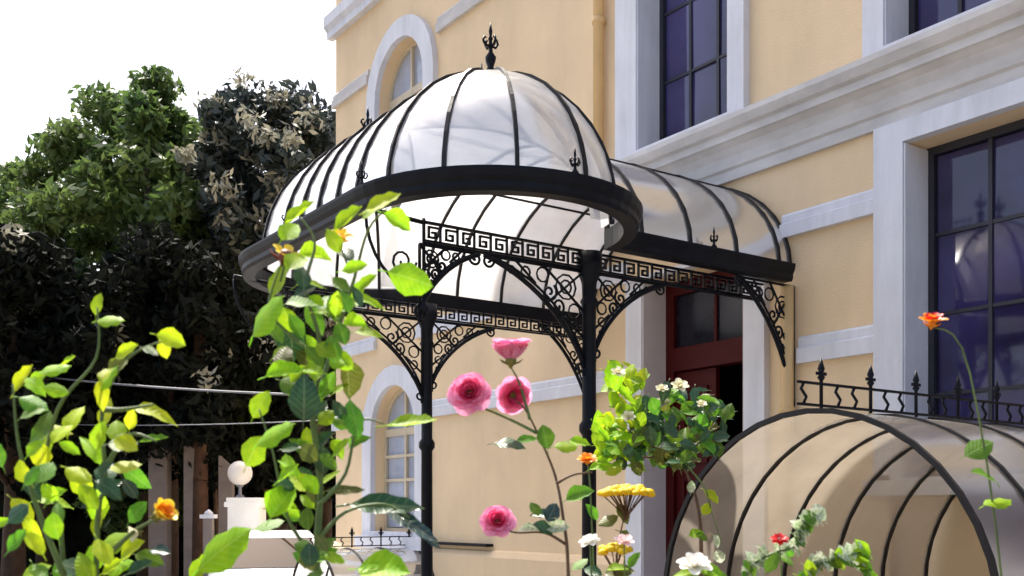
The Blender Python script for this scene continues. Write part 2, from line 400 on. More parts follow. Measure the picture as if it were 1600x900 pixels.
# ------------------------------------------------------------------ iron and glass entrance canopy
canopy = thing('entrance_canopy', 'black iron canopy with domed white glass roof sheltering the red door', 'canopy', (0, 0, 0))
ZG, ZGT = 3.405, 3.53
XN, XF = .15, -2.25            # gutters of the covered way
CN, CF, YC, RG = -.02, -1.66, -.765, .865
def cap_pt(xc, r, deg): return (xc + r * math.cos(R(deg)), YC + r * math.sin(R(deg)))
a_end = math.degrees(math.acos((XN - CN) / RG)); a_far = math.degrees(math.acos((CF - XF) / RG))
path = [(XN, WY - .09), (XN, 1.2)]
path += [cap_pt(CN, RG, a_end + (-90 - a_end) * i / 26) for i in range(27)]
path += [(CN - (CN - CF) * i / 4, YC - RG) for i in range(1, 4)]
path += [cap_pt(CF, RG, -90 - (90 + a_far) * i / 26) for i in range(27)]
path += [(XF, 1.2), (XF, WY - .09)]
prof = [(-.05, ZG), (.035, ZG), (.045, ZG + .02), (.045, ZG + .05), (.06, ZG + .075), (.068, ZG + .11), (.068, ZGT), (.05, ZGT), (.05, ZG + .07), (-.03, ZG + .07), (-.03, ZGT), (-.05, ZGT)]
gm = MB(); rows = []
for i, p in enumerate(path):
    a = Vector(path[max(i - 1, 0)]); b = Vector(path[min(i + 1, len(path) - 1)]); p = Vector(p)
    d1 = (p - a).normalized() if (p - a).length > 1e-6 else (b - p).normalized(); d2 = (b - p).normalized() if (b - p).length > 1e-6 else d1
    t = (d1 + d2).normalized(); nrm = Vector((t.y, -t.x)) * (1 if True else -1)
    nrm = nrm / max(.5, math.sqrt(max(.05, (1 + d1.dot(d2)) / 2)))
    nrm = -nrm if False else nrm
    rows.append([(p.x + nrm.x * d, p.y + nrm.y * d, z) for d, z in prof + [prof[0]]])
# outward is to the left or right of travel: test once on the near straight run
if rows[0][5][0] < path[0][0]:
    rows = [[(2 * path[i][0] - x, 2 * path[i][1] - y, z) for x, y, z in r] for i, r in enumerate(rows)]
gm.grid(rows, False)
gm.add(rows[0][:-1], [tuple(range(len(prof)))]); gm.add(rows[-1][:-1], [tuple(range(len(prof)))[::-1]])
gutter = gm.build('gutter', IRON, canopy, fix=True)

RH, RV = .775, .85            # vault half width and rise over the gutter
ZS = ZGT - .015
def dome(xc, deg, el):         # el 0 at the gutter, 90 at the crown
    c = RH * math.cos(R(el)); return Vector((xc + c * math.cos(R(deg)), YC + c * math.sin(R(deg)), ZS + RV * math.sin(R(el))))
def barrel_x(x, el): return Vector((x, YC - RH * math.cos(R(el)), ZS + RV * math.sin(R(el))))
WXC, WHW = (XN + XF) / 2, (XN - XF) / 2 - .035
def barrel_y(y, th):           # th 0..180 from near gutter over the crown to the far one
    return Vector((WXC + WHW * math.cos(R(th)), y, ZS + RV * math.sin(R(th))))
def rib(pts, side, w=.021, h=.032):
    """flat bar bent along pts; side is its width direction"""
    mb = MB(); rows = []
    for i, p in enumerate(pts):
        t = (pts[min(i + 1, len(pts) - 1)] - pts[max(i - 1, 0)]).normalized()
        s = side[i] if isinstance(side, list) else side
        nn = s.cross(t).normalized()
        q = [p + s * w / 2 + nn * h / 2, p - s * w / 2 + nn * h / 2, p - s * w / 2 - nn * h / 2, p + s * w / 2 - nn * h / 2]
        rows.append(q + [q[0]])
    mb.grid(rows, False); return mb
def pane(name, m, parent, f, a0, a1, b0, b1, na, nb):
    mb = MB(); mb.grid([[f(a0 + (a1 - a0) * i / na, b0 + (b1 - b0) * j / nb) for j in range(nb + 1)] for i in range(na + 1)])
    return mb.build(name, m, parent)

els = [90 * i / 10 for i in range(11)]
near_angles = [-82, -53, -23, 10, 38, 66]
far_angles = [262, 232, 202, 172, 146]
for xc, angs in ((CN, near_angles), (CF, far_angles)):
    for a in angs:
        rib([dome(xc, a, min(e, 88.5)) for e in els], Vector((-math.sin(R(a)), math.cos(R(a)), 0))).build('rib', IRONR, canopy)
    for a, b in zip(angs[:-1], angs[1:]):
        pane('glass_pane', GLASS, canopy, lambda e, t, xc=xc: dome(xc, t, e), 1, 86, a, b, 8, 4)
    e0 = angs[-1]; e1 = 79 if xc == CN else 133
    pane('glass_pane', GLASS, canopy, lambda e, t, xc=xc: dome(xc, t, e), 1, 86, e0, e1, 8, 2)
    e0 = angs[0]; ef = -90 if xc == CN else 270; pane('glass_pane', GLASS, canopy, lambda e, t, xc=xc: dome(xc, t, e), 1, 86, e0, ef, 8, 1)
xs = [CN - (CN - CF) * i / 6 for i in range(7)]
for x in xs[1:-1]: rib([barrel_x(x, e) for e in els], Vector((1, 0, 0))).build('rib', IRONR, canopy)
for a, b in zip(xs[:-1], xs[1:]): pane('glass_pane', GLASS, canopy, lambda e, x: barrel_x(x, e), 1, 89, a, b, 8, 1)
p = MB(); p.tube([(CN + .02, YC, ZS + RV + .01), (CF - .02, YC, ZS + RV + .01)], .022, 8); p.build('ridge_bar', IRONR, canopy)
def y_int(x): return YC + RH * abs(x - WXC) / WHW          # where the two vaults meet in a groin
def back(x, k):
    y = YC + (y_int(x) - YC) * k; return Vector((x, y, ZS + RV * math.sqrt(max(0, 1 - ((y - YC) / RH) ** 2))))
for x in xs:
    if abs(x - WXC) > .08: rib([back(x, k / 6) for k in range(7)], Vector((1, 0, 0))).build('rib', IRONR, canopy)
for a, b in zip(xs[:-1], xs[1:]): pane('glass_pane', GLASS, canopy, back, a, b, 0, 1, 3, 5)
gx = [CN + (CF - CN) * i / 24 for i in range(25)]
for seg in ([x for x in gx if x > WXC], [x for x in gx if x < WXC]):
    p = MB(); p.tube([back(x, 1) for x in seg], .012, 6); p.build('groin_rib', IRONR, canopy)
Y0 = .06
def bay(k, th):
    x = WXC + WHW * math.cos(R(th)); y0 = min(Y0 - .01, y_int(max(min(x, CN), CF))); return Vector((x, y0 + (Y0 - y0) * k, ZS + RV * math.sin(R(th))))
for t0, t1 in ((5, 26), (26, 58), (58, 92), (92, 128), (128, 179)): pane('glass_pane', GLASS, canopy, bay, 0, 1, t0, t1, 2, 6)
ys = [Y0, .36, .81, 1.27, 1.72]
ths = [180 * i / 18 for i in range(19)]
for y in ys + [WY - .03]: rib([barrel_y(y, t) for t in ths], Vector((0, 1, 0))).build('rib', IRONR, canopy)
yy = ys + [WY - .03]
for a, b in zip(yy[:-1], yy[1:]):
    for t0, t1 in ((0.5, 60), (60, 120), (120, 179.5)):
        pane('glass_pane', GLASS, canopy, lambda y, t: barrel_y(y, t), a, b, t0, t1, 1, 7)
for t in (60, 120):
    p = MB(); p.tube([barrel_y(yy[0], t), barrel_y(yy[-1], t)], .012, 6); p.build('purlin', IRONR, canopy)

# ridge cresting of the covered way
def finial_mesh(h, m):
    k = h / .30; mb = MB()
    mb.lathe([(.030 * k, 0), (.034 * k, .02 * k), (.018 * k, .04 * k), (.03 * k, .075 * k), (.034 * k, .10 * k), (.014 * k, .13 * k), (.010 * k, .20 * k), (.016 * k, .21 * k), (.008 * k, .225 * k), (.012 * k, .255 * k), (.002 * k, .31 * k)], n=8)
    for a in range(4):
        c, s = math.cos(a * math.pi / 2), math.sin(a * math.pi / 2)
        mb.tube([(c * r * k, s * r * k, z * k) for r, z in ((.008, .17), (.035, .165), (.052, .19), (.045, .215), (.03, .21))], [.008 * k, .009 * k, .008 * k, .007 * k, .005 * k], 5)
    return mb.mesh('finial', m)
FIN_S = finial_mesh(.20, IRON); FIN_L = finial_mesh(.31, IRON)
cr = MB(); zr = ZS + RV
for z in (zr + .03, zr + .12): cr.tube([(WXC, YC + .05, z), (WXC, WY - .02, z)], .009, 5)
n = 17
for i in range(n + 1):
    y = YC + .05 + (WY - .07 - YC) * i / n; cr.tube([(WXC, y, zr), (WXC, y, zr + .15)], .006, 5)
    if i < n:
        yc = y + (WY - .07 - YC) / n / 2; cr.tube([(WXC, yc + .045 * math.cos(t), zr + .075 + .04 * math.sin(t)) for t in [k * math.pi / 4 for k in range(8)]], .005, 4, closed=True)
cr.build('cresting', IRON, canopy)
cr = MB(); zr2 = zr + .02
for z in (zr2 + .02, zr2 + .08): cr.tube([(CN - .1, YC, z), (CF + .1, YC, z)], .007, 5)
for i in range(22):
    x = CN - .1 + (CF - CN + .2) * i / 21; cr.tube([(x, YC, zr2), (x, YC, zr2 + .11)], .006, 5)
cr.build('cresting', IRON, canopy)
cap = MB(); cap.lathe([(.10, -.03), (.09, .0), (.05, .02), (.04, .04), (.025, .05)], (0, 0, 0), 12)
cap_me = cap.mesh('finial_base', IRON)
for x in (CN, CF):
    o = link('finial_base', cap_me, canopy, Matrix.Translation((x, YC, ZS + RV - .005)))
    link('finial', FIN_L, canopy, Matrix.Translation((x, YC, ZS + RV + .03)))
for x, y in (cap_pt(CN, RG + .03, -3), cap_pt(CN, RG + .03, -88), (-1.05, YC - RG - .03), cap_pt(CF, RG + .03, 230), (XN + .03, .97), (XF - .03, .97)):
    link('finial', FIN_S, canopy, Matrix.Translation((x, y, ZG + .07)))
link('finial', FIN_S, canopy, Matrix.Translation((WXC, .66, zr + .06)))

# posts
def post_mesh():
    mb = MB(); mb.lathe([(.11, 0), (.11, .25), (.085, .28), (.085, .75), (.095, .78), (.06, .84), (.050, .9), (.046, 2.2), (.066, 2.23), (.066, 2.27), (.046, 2.3), (.044, 3.05), (.06, 3.08), (.044, 3.11), (.05, 3.2), (.085, 3.30), (.085, 3.40)], n=14)
    return mb.mesh('post', IRON)
PM = post_mesh()
POSTS = ((0, 0), (-2.10, 0))
for x, y in POSTS: link('post', PM, canopy, Matrix.Translation((x, y, 0)))

# lace brackets and key-pattern friezes
def spiral(cx, cz, r, turns, a0, n=16, sgn=1):
    return [(cx + r * (1 - .85 * i / n) * math.cos(a0 + sgn * turns * 2 * math.pi * i / n), cz + r * (1 - .85 * i / n) * math.sin(a0 + sgn * turns * 2 * math.pi * i / n)) for i in range(n + 1)]
def bracket_mesh(w, h, t=.009):
    """lace bracket in the local XZ plane: post at x=0, beam at z=0, reaching to x=w and z=-h"""
    mb = MB()
    def line(pts, r=t): mb.tube([(x, 0, z) for x, z in pts], r, 5)
    line([(0, 0), (w, 0)], t * 1.2); line([(0, 0), (0, -h)], t * 1.2)
    curve = []
    for i in range(15):
        a = math.pi / 2 * i / 14
        cx_, cz_ = w - w * math.cos(a), -h + h * math.sin(a); sx, sz = w * i / 14, -h + h * i / 14
        curve.append((cx_ * .55 + sx * .45, cz_ * .55 + sz * .45))
    line(curve, t * 1.9)
    c2 = [(x * .86 + .012, z * .86 - .012) for x, z in curve]; line(c2)
    def ring(x, z, r): mb.tube([(x + r * math.cos(k * math.pi / 5), 0, z + r * math.sin(k * math.pi / 5)) for k in range(10)], t * .8, 4, closed=True)
    m_ = min(w, h)
    ring(.19 * w, -.19 * h, .13 * m_); ring(.19 * w, -.19 * h, .07 * m_)
    for f, rr in ((.43, .075), (.6, .055), (.74, .038)): ring(f * w, -.10 * h, rr * m_); ring(.10 * w, -f * h, rr * m_)
    line(spiral(.36 * w, -.27 * h, .10 * m_, 1.4, 2.2)); line(spiral(.27 * w, -.40 * h, .09 * m_, 1.4, 5.0, sgn=-1))
    line([(0, -.42 * h), (.42 * w, 0)]); line([(.02 * w, -.02 * h), (.40 * w, -.40 * h)])
    line([(.0, -.7 * h), (.2 * w, -.5 * h)]); line([(.7 * w, 0), (.5 * w, -.2 * h)])
    line(spiral(.03 * w, -h, .05, 1.3, 1.5)); line(spiral(w - .03, -.03, .045, 1.3, 3.0))
    line([(.0, -h), (-.0, -h - .06)], t * 1.5)
    return mb.mesh('bracket', IRON)
def place(x, y, z, ax):        # ax: direction of the local x axis
    d = Vector(ax).normalized(); n_ = Vector((0, 0, 1)).cross(d)
    return Matrix(((d.x, n_.x, 0, x), (d.y, n_.y, 0, y), (0, 0, 1, z), (0, 0, 0, 1)))
BR_A = bracket_mesh(.78, .62); BR_B = bracket_mesh(.62, .52); BR_W = bracket_mesh(.62, .88)
ZB = 3.27
for x, y in POSTS:
    link('bracket', BR_A, canopy, place(x, y - .045, ZB, (0, -1, 0)))
    link('bracket', BR_B, canopy, place(x, y + .045, ZB, (0, 1, 0)))
for x in (XN - .02, XF + .02): link('bracket', BR_W, canopy, place(x, WY - .012, ZG - .02, (0, -1, 0)))
BR_C = bracket_mesh(.42, .40)
for x in (POSTS[0][0], POSTS[1][0]): link('bracket', BR_C, canopy, place(x, -1.28, ZB, (0, 1, 0)))
def frieze_mesh(L, h=.125):
    mb = MB(); t = .0055
    mb.box(0, L, -.012, .012, -.008, .006); mb.box(0, L, -.012, .012, -h - .005, -h + .007)
    n = max(1, round(L / .125)); u = L / n
    for i in range(n):
        x = i * u
        def bar(x0, z0, x1, z1): mb.box(min(x0, x1) * u + x - t, max(x0, x1) * u + x + t, -.008, .008, -h * max(z0, z1) - t, -h * min(z0, z1) + t)
        for a in ((.06, .12, .06, .86), (.06, .2, .72, .2), (.72, .2, .72, .68), (.34, .68, .72, .68), (.34, .44, .34, .68), (.34, .44, .52, .44), (.06, .86, .94, .86)): bar(*a)
    return mb.mesh('frieze', IRON)
FR1 = frieze_mesh(1.20); FR3 = frieze_mesh(1.62)
for x, y in POSTS:
    link('frieze', FR1, canopy, place(x, -.05, ZG, (0, -1, 0)))
    link('frieze', FR3, canopy, place(x, .05, ZG - .005, (0, 1, 0)))
# arms that carry the domed front, and pendants at their ends
for x, _ in POSTS:
    p = MB(); p.tube([(x, -1.25, ZG - .005), (x, -1.63, ZG + .02)], .014, 6); p.tube([(x, -1.25, ZG + .02), (x, -1.25, ZG - .46)], .011, 6)
    p.lathe([(.004, -.10), (.03, -.05), (.012, 0)], (x, -1.25, ZG - .46), 8)
    p.tube([(x, -1.27 - .36 * math.sin(t), ZG - .42 + .42 * (1 - math.cos(t))) for t in [k * math.pi / 16 for k in range(9)]], .010, 5)
    p.tube([(x, y, z) for y, z in [(-1.25 - a, ZG - .25 + b) for a, b in spiral(.14, .0, .09, 1.5, 3.1)]], .008, 5)
    p.build('arm', IRON, canopy)

# ------------------------------------------------------------------ barrel vaults over the basement ways
def vault(name, label, xc, r, zs, y0, nr, bays_leg, group=None, gm=GLASSB):
    t = thing(name, label, 'canopy', (xc, y0, 0), group)
    L = WY - .075 - y0
    def P(y, th): return Vector((r * math.cos(R(th)), y, zs + r * math.sin(R(th))))
    yv = [L * i / nr for i in range(nr + 1)]
    thv = [180 * i / 20 for i in range(21)]
    for y in yv:
        pts = [P(y, th) for th in thv]
        pts = [Vector((r, y, .06))] + pts + [Vector((-r, y, .06))]
        rib(pts, Vector((0, 1, 0)), .02, .024).build('rib', IRONR, t)
    for a, b in zip(yv[:-1], yv[1:]):
        for t0, t1 in ((0, 45), (45, 90), (90, 135), (135, 180)):
            pane('glass_pane', gm, t, P, a + .012, b - .012, t0, t1, 1, 6)
        for s in (-1, 1):
            if bays_leg:
                pane('glass_pane', gm, t, lambda y, z, s=s: Vector((s * r, y, z)), a + .012, b - .012, .08, zs, 1, 1)
    for th in (0, 180):
        p = MB(); p.tube([P(0, th), P(L, th)], .016, 6); p.build('rail', IRON, t)
    for s in (-1, 1):
        p = MB(); p.box(s * r - .02, s * r + .02, 0, L, 0, .07); p.build('base_rail', IRON, t)
    # ridge cresting with balusters and spear finials
    z0 = zs + r + .015; c = MB()
    for z in (z0 + .015, z0 + .115): c.box(-.007, .007, -.06, L, z - .006, z + .006)
    cres = c.build('cresting', IRON, t)
    nb = max(4, round(L / .125)); bm_ = MB(); bm_.tube([(0, 0, .02), (0, .018, .05), (0, -.018, .085), (0, 0, .115)], .008, 5); me = bm_.mesh('baluster', IRON)
    sp = MB(); sp.lathe([(.009, 0), (.009, .13), (.02, .145), (.008, .16), (.018, .185), (.002, .235)], n=6); sp.box(-.004, .004, -.035, .035, .155, .17); sm = sp.mesh('spear', IRON)
    for i in range(nb + 1):
        link('spear' if i % 3 == 1 else 'baluster', sm if i % 3 == 1 else me, cres, Matrix.Translation((0, L * i / nb - .02, z0)))
    return t
vault('basement_canopy', 'low barrel-vaulted iron and beige glass canopy with spiked ridge, right of the red door', 2.20, .93, 1.23, -.52, 5, True)
vault('basement_canopy', 'small low white glass vault below the ground-floor arched window', -5.55, .62, .66, .55, 3, True, gm=glass('white_vault_glass', (.95, .97, 1), .10, (.92, .92, .93), gloss=.25, trl=.4))

# ------------------------------------------------------------------ background: trees, hedge, gate pier, car
def leaf_cloud(name, m, parent, centres, radii, per, size, seed, squash=.8, flat=False):
    rg = np.random.default_rng(seed); n = len(centres) * per
    c = np.repeat(np.array(centres), per, 0); rr = np.repeat(np.array(radii), per)
    d = rg.normal(size=(n, 3)); d /= np.linalg.norm(d, axis=1)[:, None]
    d[:, 2] *= squash
    pos = c + d * (rr * rg.random(n) ** .45)[:, None]
    a = rg.normal(size=(n, 3)) + d * .6; a /= np.linalg.norm(a, axis=1)[:, None]
    b = np.cross(a, rg.normal(size=(n, 3))); b /= np.linalg.norm(b, axis=1)[:, None]
    s = size * rg.uniform(.6, 1.4, n)[:, None]
    e = np.cross(a, b)
    v = np.stack([pos - b * s, pos + a * s * .38 + e * s * .1, pos + b * s, pos - a * s * .38 + e * s * .1], 1).reshape(-1, 3)
    me = bpy.data.meshes.new(name); me.vertices.add(4 * n); me.vertices.foreach_set('co', v.ravel())
    me.loops.add(4 * n); me.loops.foreach_set('vertex_index', np.arange(4 * n, dtype=np.int32))
    me.polygons.add(n); me.polygons.foreach_set('loop_start', np.arange(0, 4 * n, 4, dtype=np.int32))
    me.update(); me.validate(); me.materials.append(m)
    o = link(name, me, parent); o['kind'] = 'stuff'; return o
def tree(name, label, base, height, rx, rz, nc, per, size, m, seed, tilt=(0, 0), pale=None, low=0.0, trunk_r=.18, clump=.42, group=None):
    rg = random.Random(seed); t = thing(name, label, 'tree', base, group)
    top = height - rz * .5; tr = MB()
    tr.tube([(0, 0, -.05), (.05, .03, top * .35), (tilt[0] * .5, tilt[1] * .5, top * .7), (tilt[0], tilt[1], top)], [trunk_r * 1.3, trunk_r, trunk_r * .75, trunk_r * .3], 9)
    cz = height - rz; cs = []; rs = []
    for i in range(nc):
        while True:
            u = Vector((rg.uniform(-1, 1), rg.uniform(-1, 1), rg.uniform(-1, 1)))
            if .25 < u.length < 1: break
        u = u * (u.length ** -.35)
        k = 1 - .35 * max(0, u.z)
        cs.append((tilt[0] + u.x * rx * k, tilt[1] + u.y * rx * k, cz + u.z * rz - (low if u.z < 0 else 0) * (-u.z)))
        rs.append(clump * rg.uniform(.6, 1.35))
    for c in cs[::max(1, nc // 14)]:
        q = Vector(c); s = Vector((tilt[0] * .6, tilt[1] * .6, max(.8, q.z - .35 * (q - Vector((0, 0, q.z))).length - .4)))
        if s.z > top: s.z = top
        tr.tube([s, (s + q) / 2 + Vector((0, 0, .12)), q], [trunk_r * .4, trunk_r * .25, trunk_r * .08], 6)
    tr.build('trunk', BARK, t)
    leaf_cloud('crown', m, t, cs, rs, per, size, seed)
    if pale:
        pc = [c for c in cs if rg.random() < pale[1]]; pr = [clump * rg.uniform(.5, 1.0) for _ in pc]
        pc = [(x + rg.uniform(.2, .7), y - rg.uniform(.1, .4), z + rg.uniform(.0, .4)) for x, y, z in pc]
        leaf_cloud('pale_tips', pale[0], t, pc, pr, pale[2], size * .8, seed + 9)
    return t
LBR = mat('bright_foliage', (.05, .10, .028), .5, .4, .7, trans=.4, col2=(.14, .20, .05))
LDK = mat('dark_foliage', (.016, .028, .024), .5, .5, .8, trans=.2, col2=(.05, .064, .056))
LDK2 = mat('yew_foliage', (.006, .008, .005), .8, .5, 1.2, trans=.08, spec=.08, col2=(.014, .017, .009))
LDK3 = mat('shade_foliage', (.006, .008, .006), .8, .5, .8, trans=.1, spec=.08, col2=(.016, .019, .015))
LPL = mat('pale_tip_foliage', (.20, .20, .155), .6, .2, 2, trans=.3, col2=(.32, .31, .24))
LOL = mat('olive_foliage', (.05, .075, .012), .5, .4, 2, trans=.3, col2=(.10, .14, .02))
def G(px, z): v = U(px, 800, z); return Vector((v.x, v.y, 0))
tree('leafy_tree', 'bright green broadleaf tree with a domed crown, left of the dark tree', G(230, 23), 11.2, 2.9, 3.8, 190, 230, .125, LBR, 11, low=2.6, clump=.46)
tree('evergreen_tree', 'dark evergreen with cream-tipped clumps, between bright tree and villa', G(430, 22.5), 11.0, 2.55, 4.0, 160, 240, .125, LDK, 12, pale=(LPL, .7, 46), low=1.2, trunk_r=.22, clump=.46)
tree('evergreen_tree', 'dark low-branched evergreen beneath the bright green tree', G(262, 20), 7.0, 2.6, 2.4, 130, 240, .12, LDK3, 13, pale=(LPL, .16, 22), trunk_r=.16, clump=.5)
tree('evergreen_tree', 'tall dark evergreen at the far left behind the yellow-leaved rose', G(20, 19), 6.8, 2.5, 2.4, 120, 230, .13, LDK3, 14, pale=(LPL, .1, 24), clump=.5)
tree('leafy_tree', 'mid green tree rising at the left edge beyond the dark evergreens', G(70, 26), 10.2, 2.8, 3.4, 130, 220, .13, LBR, 15, low=.8, clump=.5)
tree('cypress_tree', 'slim green cypress tip beside the villa corner', G(508, 25), 11.0, .7, 4.6, 60, 200, .10, LDK, 16, pale=(LBR, .5, 60), trunk_r=.12)
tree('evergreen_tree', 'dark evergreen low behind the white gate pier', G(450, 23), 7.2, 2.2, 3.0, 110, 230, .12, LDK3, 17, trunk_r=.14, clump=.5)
tree('shrub', 'small olive-green shrub above the stone posts, left of the globe lamp', G(335, 20.6), 4.1, .75, .8, 26, 130, .08, LOL, 18, trunk_r=.05, clump=.25)
# bare trunk in the shade
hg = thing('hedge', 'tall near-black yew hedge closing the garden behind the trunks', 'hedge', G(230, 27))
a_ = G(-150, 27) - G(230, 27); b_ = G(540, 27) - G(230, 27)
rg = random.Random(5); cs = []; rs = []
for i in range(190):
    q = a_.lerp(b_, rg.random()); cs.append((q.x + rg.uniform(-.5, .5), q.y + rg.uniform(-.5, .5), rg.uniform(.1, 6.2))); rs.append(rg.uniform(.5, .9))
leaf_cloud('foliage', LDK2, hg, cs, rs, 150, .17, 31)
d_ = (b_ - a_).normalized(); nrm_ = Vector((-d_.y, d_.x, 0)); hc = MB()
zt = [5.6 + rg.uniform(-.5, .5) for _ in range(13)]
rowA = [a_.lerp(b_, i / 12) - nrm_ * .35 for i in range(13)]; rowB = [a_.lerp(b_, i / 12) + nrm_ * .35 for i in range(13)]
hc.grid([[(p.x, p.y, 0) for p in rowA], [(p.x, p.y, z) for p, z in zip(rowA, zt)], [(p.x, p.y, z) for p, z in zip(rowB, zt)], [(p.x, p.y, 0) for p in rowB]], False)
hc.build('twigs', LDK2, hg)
tag(MB().tube([(0, 0, 0), (.03, 0, 2.2), (-.02, .02, 4.4), (.05, 0, 5.9)], [.17, .14, .13, .08], 10).build('tree_trunk', mat('ruddy_bark', (.075, .036, .02), .9, .35, 6, bump=.8, bscale=16)), 'straight reddish-brown bare trunk in the shade of the evergreens', 'trunk').location = G(312, 19.0)

for i, (px, top, w, lab) in enumerate(((250, 662, .33, 'tallest slant-topped grey stone post, left of the trunk'), (303, 690, .30, 'slant-topped grey stone post just below the reddish trunk'), (354, 712, .24, 'slim slant-topped grey stone post beside the white globe lamp'))):
    z = 19.0; h = EYE + (800 - top) / FPX * z
    s = MB(); s.prism_y([(-w / 2, 0), (w / 2, 0), (w / 2, h - .22), (-w / 2, h)], -w * .4, w * .4); s.prism_y([(-w / 2 - .03, 0), (w / 2 + .03, 0), (w / 2 + .03, .3), (-w / 2 - .03, .3)], -w * .4 - .03, w * .4 + .03)
    o = s.build('stone_post', STONE); o.location = G(px, z); o.rotation_euler.z = R(55); tag(o, lab, 'post', 'stone posts in the shade')

PIERW = mat('white_render', (.80, .79, .76), .7, .06, 3, bump=.2)
pier = thing('gate_pier', 'broad white rendered gate pier carrying the globe lamp', 'pier', G(386, 17.0)); pier.scale = (.86, .86, 1)
pier.rotation_euler.z = R(55)
p = MB(); p.box(-.29, .29, -.29, .29, 0, 1.78); p.box(-.33, .33, -.33, .33, 0, .3); p.build('shaft', PIERW, pier)
p = MB(); p.box(-.34, .34, -.34, .34, 1.78, 1.86); p.box(-.31, .31, -.31, .31, 1.86, 1.93); p.build('cap', PIERW, pier)
lamp = thing('globe_lamp', 'white opal globe lamp standing on the white gate pier', 'lamp', G(375, 17.0) + Vector((0, 0, 1.93)))
p = MB(); p.lathe([(.07, 0), (.07, .03), (.03, .05), (.025, .17), (.06, .19), (.06, .21)], n=10); p.build('stem', CABLE, lamp)
p = MB(); p.lathe([(.20 * math.sin(math.pi * k / 12) + .001, .40 - .20 * math.cos(math.pi * k / 12)) for k in range(13)], n=18); p.build('globe', GLOBE, lamp)
pier2 = thing('gate_pier', 'slim pale gate post with a cap left of the white pier', 'pier', G(326, 16.5)); pier2.rotation_euler.z = R(55)
p = MB(); p.box(-.07, .07, -.07, .07, 0, 1.6); p.build('shaft', STONE, pier2)
p = MB(); p.box(-.11, .11, -.11, .11, 1.6, 1.66); p.lathe([(.08, 1.66), (.06, 1.7), (.01, 1.74)], n=8); p.build('cap', WHITE, pier2)

def sag(a, b, d, n=14): return [a.lerp(b, i / n) - Vector((0, 0, d * 4 * (i / n) * (1 - i / n))) for i in range(n + 1)]
for (a, b), lab in (((U(60, 588, 18), U(515, 618, 14.8)), 'upper grey cable strung level across the dark trees'), ((U(60, 662, 18.2), U(515, 656, 14.9)), 'lower faint grey cable strung across the dark trees')):
    c = MB(); c.tube(sag(a, b, .05), .017 if 'upper' in lab else .008, 6); tag(c.build('cable', CABLE), lab, 'cable')

# white parked car facing the viewer
car = thing('parked_car', 'white parked car in front of the white gate pier', 'car', G(424, 14.6))
car.rotation_euler.z = R(-20)
def loft(secs, m, name, parent):
    mb = MB(); mb.grid([s + [s[0]] for s in secs]); mb.add(secs[0], [tuple(range(len(secs[0])))]); mb.add(secs[-1], [tuple(range(len(secs[-1])))[::-1]]); return mb.build(name, m, parent, fix=True)
def sec(x, w, z0, z1, b=.12): return [(x, -w + b, z0), (x, w - b, z0), (x, w, z0 + b), (x, w, z1 - b), (x, w - b, z1), (x, -w + b, z1), (x, -w, z1 - b), (x, -w, z0 + b)]
body = loft([sec(2.05, .6, .35, .62), sec(1.95, .78, .25, .74), sec(1.5, .84, .2, .84), sec(.75, .85, .2, .92), (sec(-.9, .86, .2, .96)), sec(-1.7, .84, .22, .97), sec(-2.0, .76, .3, .9), sec(-2.1, .6, .4, .8)], CARW, 'body', car)
cab = loft([sec(.78, .74, .88, .93, .02), sec(.15, .64, .9, 1.36, .08), sec(-.3, .62, .9, 1.44, .09), sec(-1.1, .62, .9, 1.42, .09), sec(-1.75, .70, .9, .98, .03)], CARW, 'cabin', car)
ws = MB(); ws.add([(.745, -.64, .965), (.745, .64, .965), (.19, .54, 1.345), (.19, -.54, 1.345)], [(0, 1, 2, 3)]); ws.build('windscreen', CARG, car)
for s in (-1, 1):
    w_ = MB(); w_.add([(.5, s * .725, .98), (-1.3, s * .725, .98), (-1.0, s * .645, 1.33), (.12, s * .645, 1.31)], [(0, 1, 2, 3)]); w_.build('side_window', CARG, car)
    for x in (1.3, -1.25):
        wh = MB(); wh.lathe([(.18, -.1), (.3, -.1), (.32, -.06), (.32, .06), (.3, .1), (.18, .1)], n=18); wh.v = [(a + x, c + s * .78, b + .32) for a, b, c in wh.v]; w0 = wh.build('wheel', TYRE, car)
        hb = MB(); hb.lathe([(.2, 0), (.19, .02), (.05, .04)], n=14); hb.v = [(a + x, s * (c + .86), b + .32) for a, b, c in hb.v]; hb.build('rim', CABLE, w0)
    h = MB(); h.lathe([(.10, 0), (.09, .03), (.03, .05)], n=12); h.v = [(c + 1.96, a + s * .56, b * .8 + .6) for a, b, c in h.v]; h.build('headlight', NETTED, car)
    mi = MB(); mi.box(.42, .55, s * .9 - .08, s * .9 + .08, .95, 1.07); mi.build('mirror', CARW, car)
for x0, x1, z in ((-.5, .5, .42),):
    gr = MB(); gr.box(2.03, 2.075, x0, x1, z - .05, z + .05); gr.build('grille', TYRE, car)

